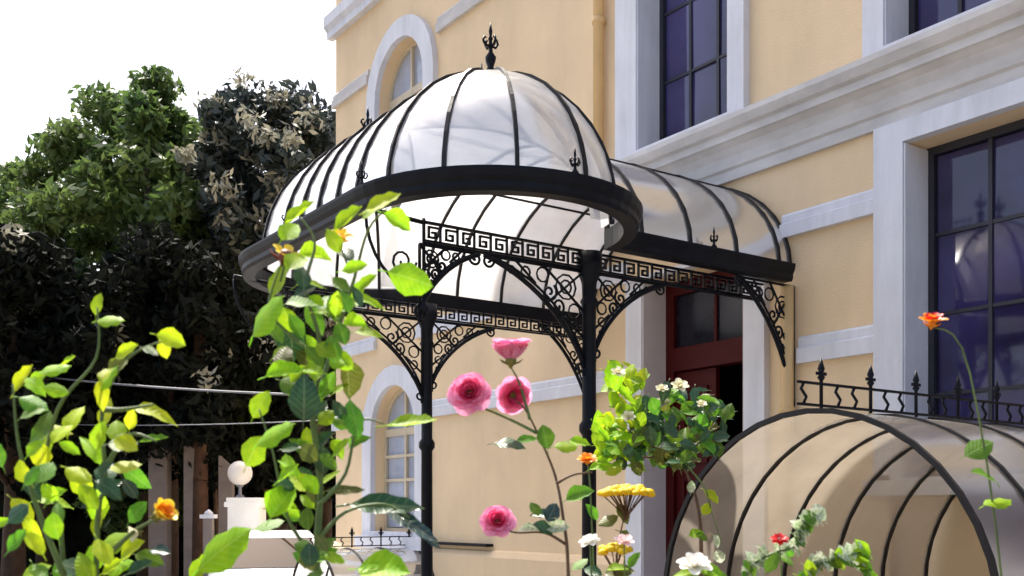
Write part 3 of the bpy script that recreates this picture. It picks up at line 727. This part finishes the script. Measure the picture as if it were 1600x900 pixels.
# ------------------------------------------------------------------ foreground plants
def leaf_mesh(m, fold=.18, curl=.12, w=.33):
    """unit leaf along +X, blade folded along the midrib, tip drooping, edge slightly toothed"""
    mb = MB(); xs_ = [0, .10, .24, .42, .60, .76, .90, 1.0]; ww = [.03, .50, .86, 1.0, .90, .66, .32, .0]
    rows = []
    for i, (x, k) in enumerate(zip(xs_, ww)):
        z = -curl * x * x; y = w * k * (1 + (.05 if i % 2 else -.04)); wv = .025 * math.sin(i * 2.1)
        rows.append([(x + .03 * k, -y, z + fold * y * 1.2 + wv), (x, -y * .5, z + fold * y * .35), (x - .02 * k, 0, z), (x, y * .5, z + fold * y * .35), (x + .03 * k, y, z + fold * y * 1.2 - wv)])
    mb.grid(rows); mb.tube([(-.22, 0, -.03), (0, 0, 0)], .014, 4)
    return mb.mesh('leaf', m)
def veined(m):
    """pale midrib and side veins, in the leaf's own coordinates"""
    nt = m.node_tree; N, L = nt.nodes, nt.links; p = N['Principled BSDF']
    tc = N.new('ShaderNodeTexCoord'); sp = N.new('ShaderNodeSeparateXYZ'); L.new(tc.outputs['Object'], sp.inputs[0])
    def mth(op, a, b=None):
        n = N.new('ShaderNodeMath'); n.operation = op
        for i, v in enumerate((a, b)):
            if v is None: continue
            if isinstance(v, (int, float)): n.inputs[i].default_value = v
            else: L.new(v, n.inputs[i])
        return n.outputs[0]
    ay = mth('ABSOLUTE', sp.outputs[1]); q = mth('SUBTRACT', sp.outputs[0], mth('MULTIPLY', ay, .75))
    side = mth('POWER', mth('ABSOLUTE', mth('SINE', mth('MULTIPLY', q, 24.0))), 14.0)
    mid = mth('LESS_THAN', ay, .014)
    v = mth('MAXIMUM', mth('MULTIPLY', side, .45), mid)
    for sock_owner in [x for x in N if x.type in ('BSDF_PRINCIPLED', 'BSDF_TRANSLUCENT')]:
        sk = sock_owner.inputs[0]; src = sk.links[0].from_socket
        mx = N.new('ShaderNodeMix'); mx.data_type = 'RGBA'; mx.blend_type = 'MIX'
        br = N.new('ShaderNodeMix'); br.data_type = 'RGBA'; br.blend_type = 'ADD'; br.inputs[0].default_value = 1; br.inputs[7].default_value = (.10, .10, .05, 1)
        L.new(src, br.inputs[6]); L.new(v, mx.inputs[0]); L.new(src, mx.inputs[6]); L.new(br.outputs[2], mx.inputs[7]); L.new(mx.outputs[2], sk)
    bp = N.new('ShaderNodeBump'); bp.inputs['Strength'].default_value = .5; bp.inputs['Distance'].default_value = .002; bp.invert = True
    L.new(v, bp.inputs['Height']); L.new(bp.outputs[0], p.inputs['Normal'])
TINT = {
 'b': mat('leaf_fresh', (.20, .42, .008), .5, .25, 3, trans=.55, col2=(.36, .56, .012), objvar=.22, spec=.3),
 'y': mat('leaf_yellow', (.36, .50, .008), .5, .25, 3, trans=.55, col2=(.52, .60, .012), objvar=.2, spec=.3),
 'm': mat('leaf_mid', (.07, .20, .010), .48, .3, 3, trans=.42, col2=(.14, .30, .015), objvar=.3, spec=.35),
 'd': mat('leaf_dark', (.012, .055, .018), .28, .3, 5, trans=.2, col2=(.025, .09, .03), objvar=.25),
 't': mat('leaf_blue_dark', (.010, .035, .03), .25, .3, 5, trans=.1, col2=(.02, .05, .045), objvar=.2),
 'o': mat('leaf_olive', (.08, .10, .01), .4, .3, 5, trans=.35, col2=(.13, .14, .015), objvar=.25),
 'w': mat('leaf_variegated', (.16, .30, .07), .5, .2, 7, trans=.35, col2=(.74, .74, .60), objvar=.15)}
for m_ in TINT.values(): veined(m_)
LEAF = {k: [leaf_mesh(m), leaf_mesh(m, .05, .35, .38), leaf_mesh(m, .35, -.12, .28), leaf_mesh(m, .5, .22, .34), leaf_mesh(m, .1, .5, .30), leaf_mesh(m, -.15, .15, .36)] for k, m in TINT.items()}
NARROW = {k: leaf_mesh(TINT[k], .15, .15, .14) for k in 'dtmwo'}
def put_leaf(parent, pos, ang, L, tint, face=None, narrow=False, rg=rnd):
    """pos world; ang: direction in the viewing plane in degrees (0 right, 90 up); blade roughly turned to the viewer"""
    d = RT * math.cos(R(ang)) + Vector((0, 0, 1)) * math.sin(R(ang)) + FW * rg.uniform(-.45, .45); d.normalize()
    up = -FW * rg.uniform(.4, 1) + Vector((0, 0, rg.uniform(.2, 1.0))) + RT * rg.uniform(-.4, .4) if face is None else face
    y = up.cross(d).normalized(); zz = d.cross(y)
    M = Matrix(((d.x, y.x, zz.x, 0), (d.y, y.y, zz.y, 0), (d.z, y.z, zz.z, 0), (0, 0, 0, 1)))
    me = NARROW[tint] if narrow else rg.choice(LEAF[tint])
    pw = pos - d * L * .5
    return link('leaf', me, parent, Matrix.Translation(pw - parent.location) @ M @ Matrix.Diagonal((L, L * rg.uniform(.78, 1.15), L * rg.uniform(.6, 1.6), 1)))
def stem(parent, pts, r, m=STEMG, name='stem'):
    mb = MB(); mb.tube([Vector(p) - parent.location for p in pts], r, 7); return mb.build(name, m, parent)
def smooth_path(pts, n=5):
    P = [Vector(p) for p in pts]; out = []
    for i in range(len(P) - 1):
        p0, p1, p2, p3 = P[max(i - 1, 0)], P[i], P[i + 1], P[min(i + 2, len(P) - 1)]
        for k in range(n):
            t = k / n; out.append(.5 * ((2 * p1) + (p2 - p0) * t + (2 * p0 - 5 * p1 + 4 * p2 - p3) * t * t + (3 * p1 - p0 - 3 * p2 + p3) * t ** 3))
    return out + [P[-1]]
def taper(n, a, b): return [a + (b - a) * i / max(1, n - 1) for i in range(n)]
def stem_px(parent, pts, r0, r1, m=STEMG):
    P = smooth_path([U(*p) for p in pts]); return stem(parent, P, taper(len(P), r0 * .85, min(r1, .0016)), m)

# petals and blossoms
def petal_mesh(m, w=.62, cup=.55, curl=.25):
    mb = MB(); rows = []
    for i, (x, k) in enumerate(((0, .22), (.3, .75), (.6, 1.0), (.85, .85), (1.0, .45))):
        row = []
        for j in range(5):
            s = (j - 2) / 2; y = s * w * k * .5
            z = cup * (x ** 1.6) * .0 + (s * s) * cup * .22 * k - curl * max(0, x - .55) ** 2 * 2
            row.append((x - (s * s) * .10 * k, y, z))
        rows.append(row)
    mb.grid(rows); return mb.mesh('petal', m)
PINK_O = mat('petal_pale_pink', (.88, .26, .48), .5, .12, 4, trans=.45, col2=(.92, .46, .64))
PINK_I = mat('petal_deep_pink', (.74, .025, .13), .5, .15, 4, trans=.4, col2=(.85, .12, .28))
PET_O, PET_I = petal_mesh(PINK_O, 1.25, .8, .35), petal_mesh(PINK_I, 1.15, 1.0, .1)
PET_M = petal_mesh(mat('petal_mid_pink', (.82, .18, .36), .5, .12, 4, trans=.45, col2=(.88, .32, .48)), 1.2, .9, .25)
CALYX = mat('calyx', (.14, .13, .02), .6, .3, 20)
def basis(up):
    up = Vector(up).normalized(); x = up.orthogonal().normalized(); y = up.cross(x); return Matrix(((x.x, y.x, up.x, 0), (x.y, y.y, up.y, 0), (x.z, y.z, up.z, 0), (0, 0, 0, 1)))
def blossom(parent, pos, up, r, rings, name='rose', core=(CALYX, .22), core_up=0.0):
    """rings: (petal mesh, count, tilt from axis in degrees, length factor)"""
    mb = MB(); c = r * core[1]
    mb.lathe([(.002, -c * 1.6), (c * .35, -c * 1.3), (c * .9, -c * .6), (c, 0), (c * .7, c * .5), (.002, c * .7)], n=9)
    for k in range(5):
        a = k * 2 * math.pi / 5; mb.tube([(math.cos(a) * c * .5, math.sin(a) * c * .5, -c * .8), (math.cos(a) * c * 1.6, math.sin(a) * c * 1.6, -c * .4), (math.cos(a) * c * 2.2, math.sin(a) * c * 2.2, c * .1)], [c * .25, c * .2, c * .04], 4)
    B = Matrix.Translation(Vector(pos) - parent.location) @ basis(up)
    o = link(name, mb.mesh(name, core[0]), parent, B)
    for me, n, tilt, lf in rings:
        ph = rnd.uniform(0, 6.28)
        for k in range(n):
            az = ph + k * 2 * math.pi / n + rnd.uniform(-.12, .12); tl = R(tilt + rnd.uniform(-6, 6)); L = r * lf * rnd.uniform(.92, 1.08)
            M = Matrix.Rotation(az, 4, 'Z') @ Matrix.Translation((c * .35, 0, -c * .2 + rnd.uniform(0, c * .2))) @ Matrix.Rotation(-(math.pi / 2 - tl), 4, 'Y') @ Matrix.Diagonal((L, L, L, 1))
            link('petal', me, o, M)
    return o
ROSE = [(PET_O, 6, 84, 1.0), (PET_O, 6, 66, .95), (PET_M, 6, 50, .85), (PET_I, 6, 36, .74), (PET_I, 5, 22, .62), (PET_I, 4, 8, .5)]

# --- pink rose bush
zr_ = 2.45
rose = thing('rose_bush', 'pink rose with four open blooms on thin bare canes before the villa wall', 'rose', G(890, zr_))
ray = -FW
stem_px(rose, [(893, 2000, zr_), (890, 1200, zr_), (888, 900, zr_), (880, 810, zr_), (868, 745, zr_ + .03), (846, 690, zr_ + .02), (822, 642, zr_), (806, 626, zr_)], .0065, .0035, STEMB)
stem_px(rose, [(828, 655, zr_), (812, 600, zr_ + .01), (799, 575, zr_)], .005, .004)
stem_px(rose, [(838, 676, zr_), (790, 652, zr_ + .04), (748, 634, zr_ + .02), (736, 622, zr_)], .005, .0035)
stem_px(rose, [(884, 850, zr_), (850, 832, zr_), (805, 832, zr_ - .02), (780, 822, zr_)], .005, .004, STEMB)
stem_px(rose, [(870, 755, zr_), (895, 742, zr_), (925, 738, zr_ + .05)], .005, .003, STEMB)
up = Vector((0, 0, 1))
blossom(rose, U(798, 562, zr_), up + ray * .1, .060, [(PET_O, 6, 38, .98), (PET_O, 6, 27, 1.0), (PET_M, 6, 44, .8), (PET_I, 5, 12, .8)])
blossom(rose, U(735, 615, zr_), -ray * -.9 + up * .25 - RT * .1, .048, ROSE, core=(CALYX, .26))
blossom(rose, U(800, 617, zr_ + .03), ray * .7 - up * .25 + RT * .25, .044, [(PET_O, 6, 75, 1.0), (PET_M, 6, 58, .95), (PET_I, 5, 36, .8), (PET_I, 4, 18, .6)], core=(CALYX, .30))
blossom(rose, U(777, 816, zr_), ray * .8 + up * .35, .040, ROSE, core=(CALYX, .26))
for px, py, L, a, t in ((795, 690, .075, 5, 'd'), (822, 684, .05, 20, 'm'), (852, 682, .06, 100, 'm'), (885, 695, .06, 10, 'b'), (905, 772, .07, 25, 'm'), (842, 805, .05, 160, 'd'), (850, 826, .06, -20, 'd'), (862, 800, .05, 70, 't'), (836, 795, .04, 120, 'm'), (905, 690, .05, -5, 'b'), (870, 822, .06, 0, 'w'), (826, 828, .05, 178, 'w')):
    put_leaf(rose, U(px, py, zr_ + rnd.uniform(-.03, .05)), a, L, t)

# --- tall climbing rose in the middle
zc = 1.95
climb = thing('climbing_rose', 'tall leafy climbing rose with fresh green leaves before the canopy', 'climbing plant', G(500, zc))
stem_px(climb, [(500, 1900, zc), (498, 1200, zc), (494, 900, zc), (500, 760, zc + .02), (488, 640, zc), (500, 540, zc), (478, 450, zc - .02), (492, 380, zc), (470, 340, zc)], .011, .004)
stem_px(climb, [(497, 620, zc), (520, 540, zc + .03), (552, 440, zc + .02), (575, 360, zc), (605, 325, zc)], .006, .003)
stem_px(climb, [(498, 790, zc), (540, 740, zc + .02), (560, 660, zc + .02), (600, 662, zc + .02)], .005, .003)
stem_px(climb, [(496, 880, zc), (455, 820, zc), (440, 770, zc), (425, 700, zc), (405, 640, zc)], .005, .003)
stem_px(climb, [(500, 560, zc), (450, 520, zc), (420, 480, zc), (440, 410, zc)], .005, .003)
stem_px(climb, [(500, 840, zc), (540, 800, zc + .02), (600, 788, zc + .04), (640, 810, zc + .05)], .005, .003)
CL = [(470, 338, 62, 32, 'b'), (452, 358, 46, 60, 'b'), (546, 346, 60, 30, 'b'), (600, 320, 62, 25, 'y'), (622, 345, 50, -25, 'b'), (578, 326, 46, 55, 'b'), (462, 402, 52, 60, 'b'), (492, 398, 54, 10, 'b'), (556, 420, 48, 5, 'b'), (574, 440, 38, 45, 'b'), (643, 434, 76, -12, 'b'), (412, 492, 84, 55, 'b'), (436, 436, 66, 70, 'b'), (470, 468, 48, 20, 'm'), (492, 500, 54, -60, 'm'), (456, 535, 62, -85, 'd'), (522, 482, 44, 100, 'm'), (556, 505, 42, 10, 'b'), (574, 516, 44, 5, 'b'), (446, 580, 64, 18, 'b'), (546, 592, 64, -80, 'o'), (476, 625, 72, 82, 'd'), (405, 632, 50, 60, 'b'), (425, 675, 74, 35, 'b'), (395, 705, 56, 62, 'b'), (556, 652, 66, -70, 'm'), (643, 665, 80, 0, 'b'), (452, 742, 48, 30, 'b'), (476, 752, 56, -5, 'y'), (516, 748, 44, 30, 'b'), (440, 782, 66, 60, 'b'), (455, 800, 40, -30, 'm'), (420, 818, 50, 20, 'm'), (598, 888, 88, 2, 'b'), (345, 856, 110, 42, 'b'), (318, 890, 60, 48, 'b'), (462, 510, 46, 120, 'm'), (440, 555, 44, 80, 'o'), (508, 470, 46, 60, 'm'), (488, 570, 44, 110, 'm'), (512, 600, 50, 60, 'm'), (520, 545, 46, 100, 'm'), (474, 430, 44, 95, 'd'), (535, 520, 40, -70, 'm'), (470, 700, 44, 130, 'm'), (505, 690, 44, 60, 'd'), (500, 640, 42, 60, 'd'), (515, 720, 38, -30, 'm'), (455, 600, 46, -20, 'm'), (430, 520, 44, -60, 'm'), (505, 720, 46, 85, 'd'), (480, 810, 40, 100, 'm'), (535, 660, 36, 160, 'm'), (510, 870, 44, 20, 'm'), (480, 870, 50, 160, 'm'), (530, 640, 40, 120, 'd'), (560, 690, 38, 30, 'm')]
for _ in range(58):
    cxp, cyp, sx, sy = rnd.choice(((470, 470, 42, 60), (500, 560, 48, 50), (490, 640, 45, 60), (480, 760, 36, 50), (545, 470, 30, 60), (500, 860, 30, 30)))
    CL.append((rnd.gauss(cxp, sx * .6), rnd.gauss(cyp, sy * .6), rnd.uniform(30, 46), rnd.uniform(-80, 160), rnd.choice('bbbbmmdo')))
for px, py, lp, a, t in CL:
    z = zc + rnd.uniform(-.10, .12); put_leaf(climb, U(px, py, z), a, lp / FPX * z * .98, t)
for px, py, lp, a, t in ((600, 786, 115, 2, 'd'), (640, 815, 105, -28, 't'), (540, 765, 60, 5, 'o'), (665, 835, 60, -35, 't')):
    put_leaf(climb, U(px, py, zc + .05), a, lp / FPX * zc * 1.1, t, narrow=True)
YEL = mat('petal_yellow', (.75, .50, .02), .5, .15, 6, trans=.35, col2=(.85, .65, .05))
ORA = mat('petal_orange', (.85, .24, .01), .5, .15, 6, trans=.35, col2=(.9, .38, .02))
WHT = mat('petal_white', (.82, .80, .74), .5, .05, 6, trans=.35)
CRM = mat('petal_cream', (.78, .74, .52), .5, .08, 6, trans=.35)
BLUSH = mat('petal_blush', (.85, .62, .62), .5, .08, 6, trans=.35)
REDP = mat('petal_red', (.62, .02, .02), .5, .15, 6, trans=.3)
MAROON = mat('maroon_bud', (.12, .02, .012), .6, .3, 20)
PY, PO, PW, PC, PB, PR = [petal_mesh(m_, .8) for m_ in (YEL, ORA, WHT, CRM, BLUSH, REDP)]
blossom(climb, U(530, 372, zc), up * .6 + ray * .6, .024, [(PY, 6, 70, 1.0), (PY, 5, 40, .8)], 'flower', (ORA, .4))
blossom(climb, U(447, 399, zc), ray * .5 + up * .7 + RT * .4, .024, [(PY, 5, 60, 1.0)], 'flower', (MAROON, .62))
stem_px(climb, [(545, 420, zc + .02), (536, 395, zc), (530, 374, zc)], .003, .002); stem_px(climb, [(438, 440, zc), (444, 415, zc), (447, 402, zc)], .003, .002)

# --- yellow-leaved rose at the left
zl = 1.85
left = thing('rose_bush', 'yellow-green leaved rose bush at the left, in front of the dark trees', 'rose', G(150, zl))
for pts in ([(150, 1900, zl), (150, 900, zl), (165, 760, zl), (160, 640, zl), (200, 560, zl), (268, 528, zl)], [(120, 1900, zl + .1), (100, 900, zl + .1), (70, 760, zl + .1), (90, 640, zl), (150, 560, zl), (152, 480, zl)], [(160, 740, zl), (200, 680, zl), (245, 690, zl)], [(165, 870, zl), (210, 830, zl), (255, 805, zl)], [(100, 900, zl), (60, 800, zl), (30, 700, zl), (20, 600, zl)], [(158, 640, zl), (190, 640, zl), (240, 632, zl)]):
    stem_px(left, pts, .007, .003)
LL = [(268, 530, 52, -15, 'y'), (255, 545, 36, -80, 'y'), (200, 550, 56, 20, 'y'), (185, 570, 40, 50, 'o'), (165, 590, 56, 60, 'b'), (160, 612, 46, -70, 'y'), (232, 634, 66, 8, 'y'), (206, 655, 40, 70, 'y'), (165, 645, 56, 80, 'y'), (182, 672, 50, 100, 'b'), (155, 680, 56, 70, 'b'), (240, 690, 50, 2, 'm'), (190, 690, 50, 10, 'w'), (195, 726, 56, 15, 'y'), (210, 745, 50, -40, 'm'), (165, 735, 40, 60, 'd'), (205, 765, 46, -60, 't'), (150, 790, 60, 90, 'b'), (158, 820, 52, 70, 'y'), (212, 800, 50, 50, 'm'), (180, 845, 62, 20, 'b'), (205, 858, 56, 40, 'y'), (150, 868, 56, 90, 'b'), (230, 870, 50, -10, 'm'), (185, 885, 56, 30, 'b'), (160, 760, 46, 40, 'd'), (150, 475, 40, 80, 'b'), (170, 497, 50, 8, 'b'), (235, 548, 30, -20, 'w'), (250, 860, 40, 0, 't'), (220, 890, 50, 20, 'd')]
for i in range(50):
    px = rnd.uniform(-20, 205) if i % 2 else rnd.gauss(85, 45); py = rnd.uniform(560, 900); LL.append((px, py, rnd.uniform(38, 60), rnd.uniform(-60, 130), rnd.choice('bbbyyymd')))
for px, py, lp, a, t in LL:
    z = zl + rnd.uniform(-.12, .16); put_leaf(left, U(px, py, z), a, lp / FPX * z * .88, t)
blossom(left, U(246, 806, zl), RT * .8 + up * .5 + ray * .4, .036, [(PY, 6, 32, 1.0), (PO, 5, 16, .85)], 'flower', (CALYX, .25))
blossom(left, U(216, 832, zl), -RT * .6 - up * .2 + ray * .6, .018, [(PC, 5, 40, 1.0)], 'flower', (CALYX, .3))

# --- rounded standard rose before the door
zb = 3.9
bush = thing('standard_rose', 'bushy standard rose with cream buds in front of the red door', 'rose', G(1062, zb))
stem_px(bush, [(1098, 1500, zb), (1096, 950, zb), (1092, 800, zb), (1066, 720, zb), (1050, 660, zb)], .014, .007, STEMB)
rg = random.Random(3)
heads = [((1062, 665), 74, 62, 120, 'mmmddo'), ((972, 665), 44, 50, 62, 'bbbyym'), ((968, 590), 36, 22, 26, 'ybb'), ((1118, 660), 26, 30, 20, 'mdd'), ((1010, 700), 70, 36, 56, 'mmdob'), ((950, 700), 26, 40, 22, 'byb')]
for (hx, hy), wx, wy, n, tn in heads:
    stem_px(bush, [(1062, 712, zb), ((1062 + hx) / 2, (712 + hy) / 2 + 8, zb), (hx, hy, zb)], .007, .003, STEMB)
    for i in range(n):
        a = rg.uniform(0, 6.28); q = rg.random() ** .5
        z = zb + rg.uniform(-.16, .16); put_leaf(bush, U(hx + wx * q * math.cos(a), hy + wy * q * math.sin(a), z), rg.uniform(-180, 180), rg.uniform(.05, .078), rg.choice(tn), rg=rg)
for px, py, r_ in ((966, 583, .026), (1062, 604, .032), (1034, 608, .022), (982, 652, .026), (1096, 632, .02)):
    blossom(bush, U(px, py, zb - .17), up * .6 + ray * .6, r_, [(PC, 6, 66, 1.0), (PC, 5, 34, .8), (PC, 4, 14, .6)], 'flower', (CALYX, .3))
side = [(1092, 800, zb), (1106, 830, zb - .02), (1120, 862, zb)]
stem_px(bush, [(1066, 720, zb), (1100, 760, zb - .1), (1112, 800, zb - .1), (1128, 850, zb - .1)], .005, .003)
for px, py, L, a, t in ((1112, 775, .07, -40, 'y'), (1104, 795, .05, 60, 'y'), (1086, 832, .05, 30, 'b'), (1098, 838, .05, -20, 'm'), (1122, 846, .06, -50, 'w'), (1124, 870, .06, -70, 'w'), (1080, 760, .05, 90, 'w')): put_leaf(bush, U(px, py, zb - .1), a, L, t, rg=rg)

# --- yellow yarrow and its neighbours
zy = 2.9
yar = thing('yarrow', 'yarrow with a flat bright yellow flower head right of the iron post', 'flower', G(965, zy))
FLO = MB(); FLO.lathe([(.002, -.006), (.012, -.004), (.014, .002), (.009, .009), (.002, .011)], n=7); FLO_ME = FLO.mesh('floret', mat('yarrow_yellow', (.85, .56, .0), .6, .1, 40, trans=.2))
for hx, hy, w, n in ((978, 772, 40, 60), (962, 862, 24, 16)):
    stem_px(yar, [(966, 1700, zy), (965, 1000, zy), (964, 870, zy), (hx, hy + 26, zy)], .006, .004, STEMB)
    c0 = U(hx, hy + 26, zy)
    for i in range(n):
        a = i * 2.4; q = math.sqrt((i + .5) / n); rr_ = w / FPX * zy * q
        tip = U(hx, hy, zy) + Vector((math.cos(a) * rr_, math.sin(a) * rr_, .014 * (1 - q * q) + rnd.uniform(-.004, .004)))
        link('floret', FLO_ME, yar, Matrix.Translation(tip - yar.location) @ Matrix.Scale(rnd.uniform(.8, 1.25), 4))
        if i % 3 == 0: stem(yar, [c0 + Vector((0, 0, rnd.uniform(-.03, .01))), (c0 + tip) / 2 + Vector((0, 0, -.008)), tip], .0018, STEMB)
for px, py, L, a in ((975, 800, .06, -50), (950, 812, .06, 200), (985, 840, .07, -30), (965, 890, .08, 20)): put_leaf(yar, U(px, py, zy), a, L, 'o')
def little_flower(name, label, px, py, z, r_, rings, up_, core, leaves=(), bend=20, cat='flower'):
    t = thing(name, label, cat, G(px + bend, z))
    stem_px(t, [(px + bend, 1800, z), (px + bend, 1050, z), (px + bend * .5, py + 80, z), (px, py + 4, z)], .004, .0025)
    blossom(t, U(px, py, z), up_, r_, rings, 'blossom', core)
    for lx, ly, L, a, tt in leaves: put_leaf(t, U(lx, ly, z), a, L, tt)
    return t
MAR = [(PO, 8, 75, 1.0), (PO, 7, 52, .85), (PO, 6, 28, .65)]
little_flower('marigold', 'single orange marigold in front of the iron post', 918, 718, 2.7, .024, MAR, up + ray * .5, (ORA, .4), ((905, 770, .06, 30, 'm'), (925, 800, .05, 120, 'm')), 12)
WR = [(PW, 6, 78, 1.0), (PW, 6, 50, .85), (PW, 5, 22, .6)]
BL = [(PB, 6, 72, 1.0), (PB, 5, 46, .85), (PB, 4, 20, .6)]
little_flower('white_flower', 'white bloom low in front of the iron post', 922, 846, 2.6, .026, WR, up * .9 + ray * .5 - RT * .3, (YEL, .25), ((905, 880, .05, 40, 'm'), (925, 890, .06, 150, 'd')), 6)
little_flower('blush_flower', 'small blush-pink bloom under the yellow yarrow', 975, 846, 2.6, .024, BL, up * .9 + ray * .6, (YEL, .25), ((965, 888, .055, 10, 'b'), (990, 875, .05, 60, 'm')), 4)
little_flower('white_flower', 'large white bloom with green leaves at the foot of the low vault', 1085, 884, 2.4, .040, WR, up * .9 + ray * .5, (YEL, .22), ((1105, 893, .08, -5, 'b'), (1072, 898, .06, 170, 'b'), (1118, 898, .06, 15, 'm')), 4)
little_flower('red_flower', 'small red bloom in front of the low beige vault', 1218, 843, 2.3, .018, [(PR, 7, 80, 1.0), (PR, 6, 50, .8)], up * .8 + ray * .6, (MAROON, .3), ((1206, 880, .05, 60, 'm'), (1230, 872, .04, 120, 'm')), 8)
little_flower('orange_flower', 'tall orange-red bloom before the right-hand window', 1456, 505, 2.3, .030, [(PO, 6, 60, 1.0), (PR, 6, 34, .9), (PO, 5, 14, .7)], up * .9 + ray * .4, (ORA, .3), ((1530, 700, .07, 30, 'm'), (1545, 740, .07, 140, 'm'), (1560, 780, .08, 20, 'b')), 120)
# variegated arching sprays in the lower right
def spray(label, pts, z, tints, seed, L0=.04):
    rg = random.Random(seed); t = thing('variegated_shrub', label, 'shrub', G(pts[0][0], z), 'variegated sprays in front of the low vault')
    P = [(pts[0][0] - 6, 1700, z), (pts[0][0] - 4, 1050, z)] + [(x, y, z) for x, y in pts]
    stem_px(t, P, .005, .002)
    Q = smooth_path([U(x, y, z) for x, y in pts], 7)
    for i, q in enumerate(Q):
        for s in ((-1,) if i % 2 else (1,)):
            put_leaf(t, q + Vector((0, 0, s * .008)), 40 + s * 70 + rg.uniform(-25, 25), L0 * rg.uniform(.7, 1.15), rg.choice(tints), rg=rg)
spray('cream and green variegated spray arching left of the red bloom', [(1158, 960), (1168, 895), (1200, 868), (1245, 852), (1250, 830), (1262, 815), (1282, 806)], 2.35, 'wwwwm', 1, .042)
spray('white and green spray reaching right at the bottom of the low vault', [(1255, 960), (1262, 900), (1290, 878), (1325, 868), (1352, 862)], 2.3, 'wwwbm', 2, .046)
spray('leafy green and cream sprig at the right foot of the low vault', [(1385, 990), (1372, 930), (1350, 882), (1340, 872)], 2.35, 'bbmw', 3, .045)
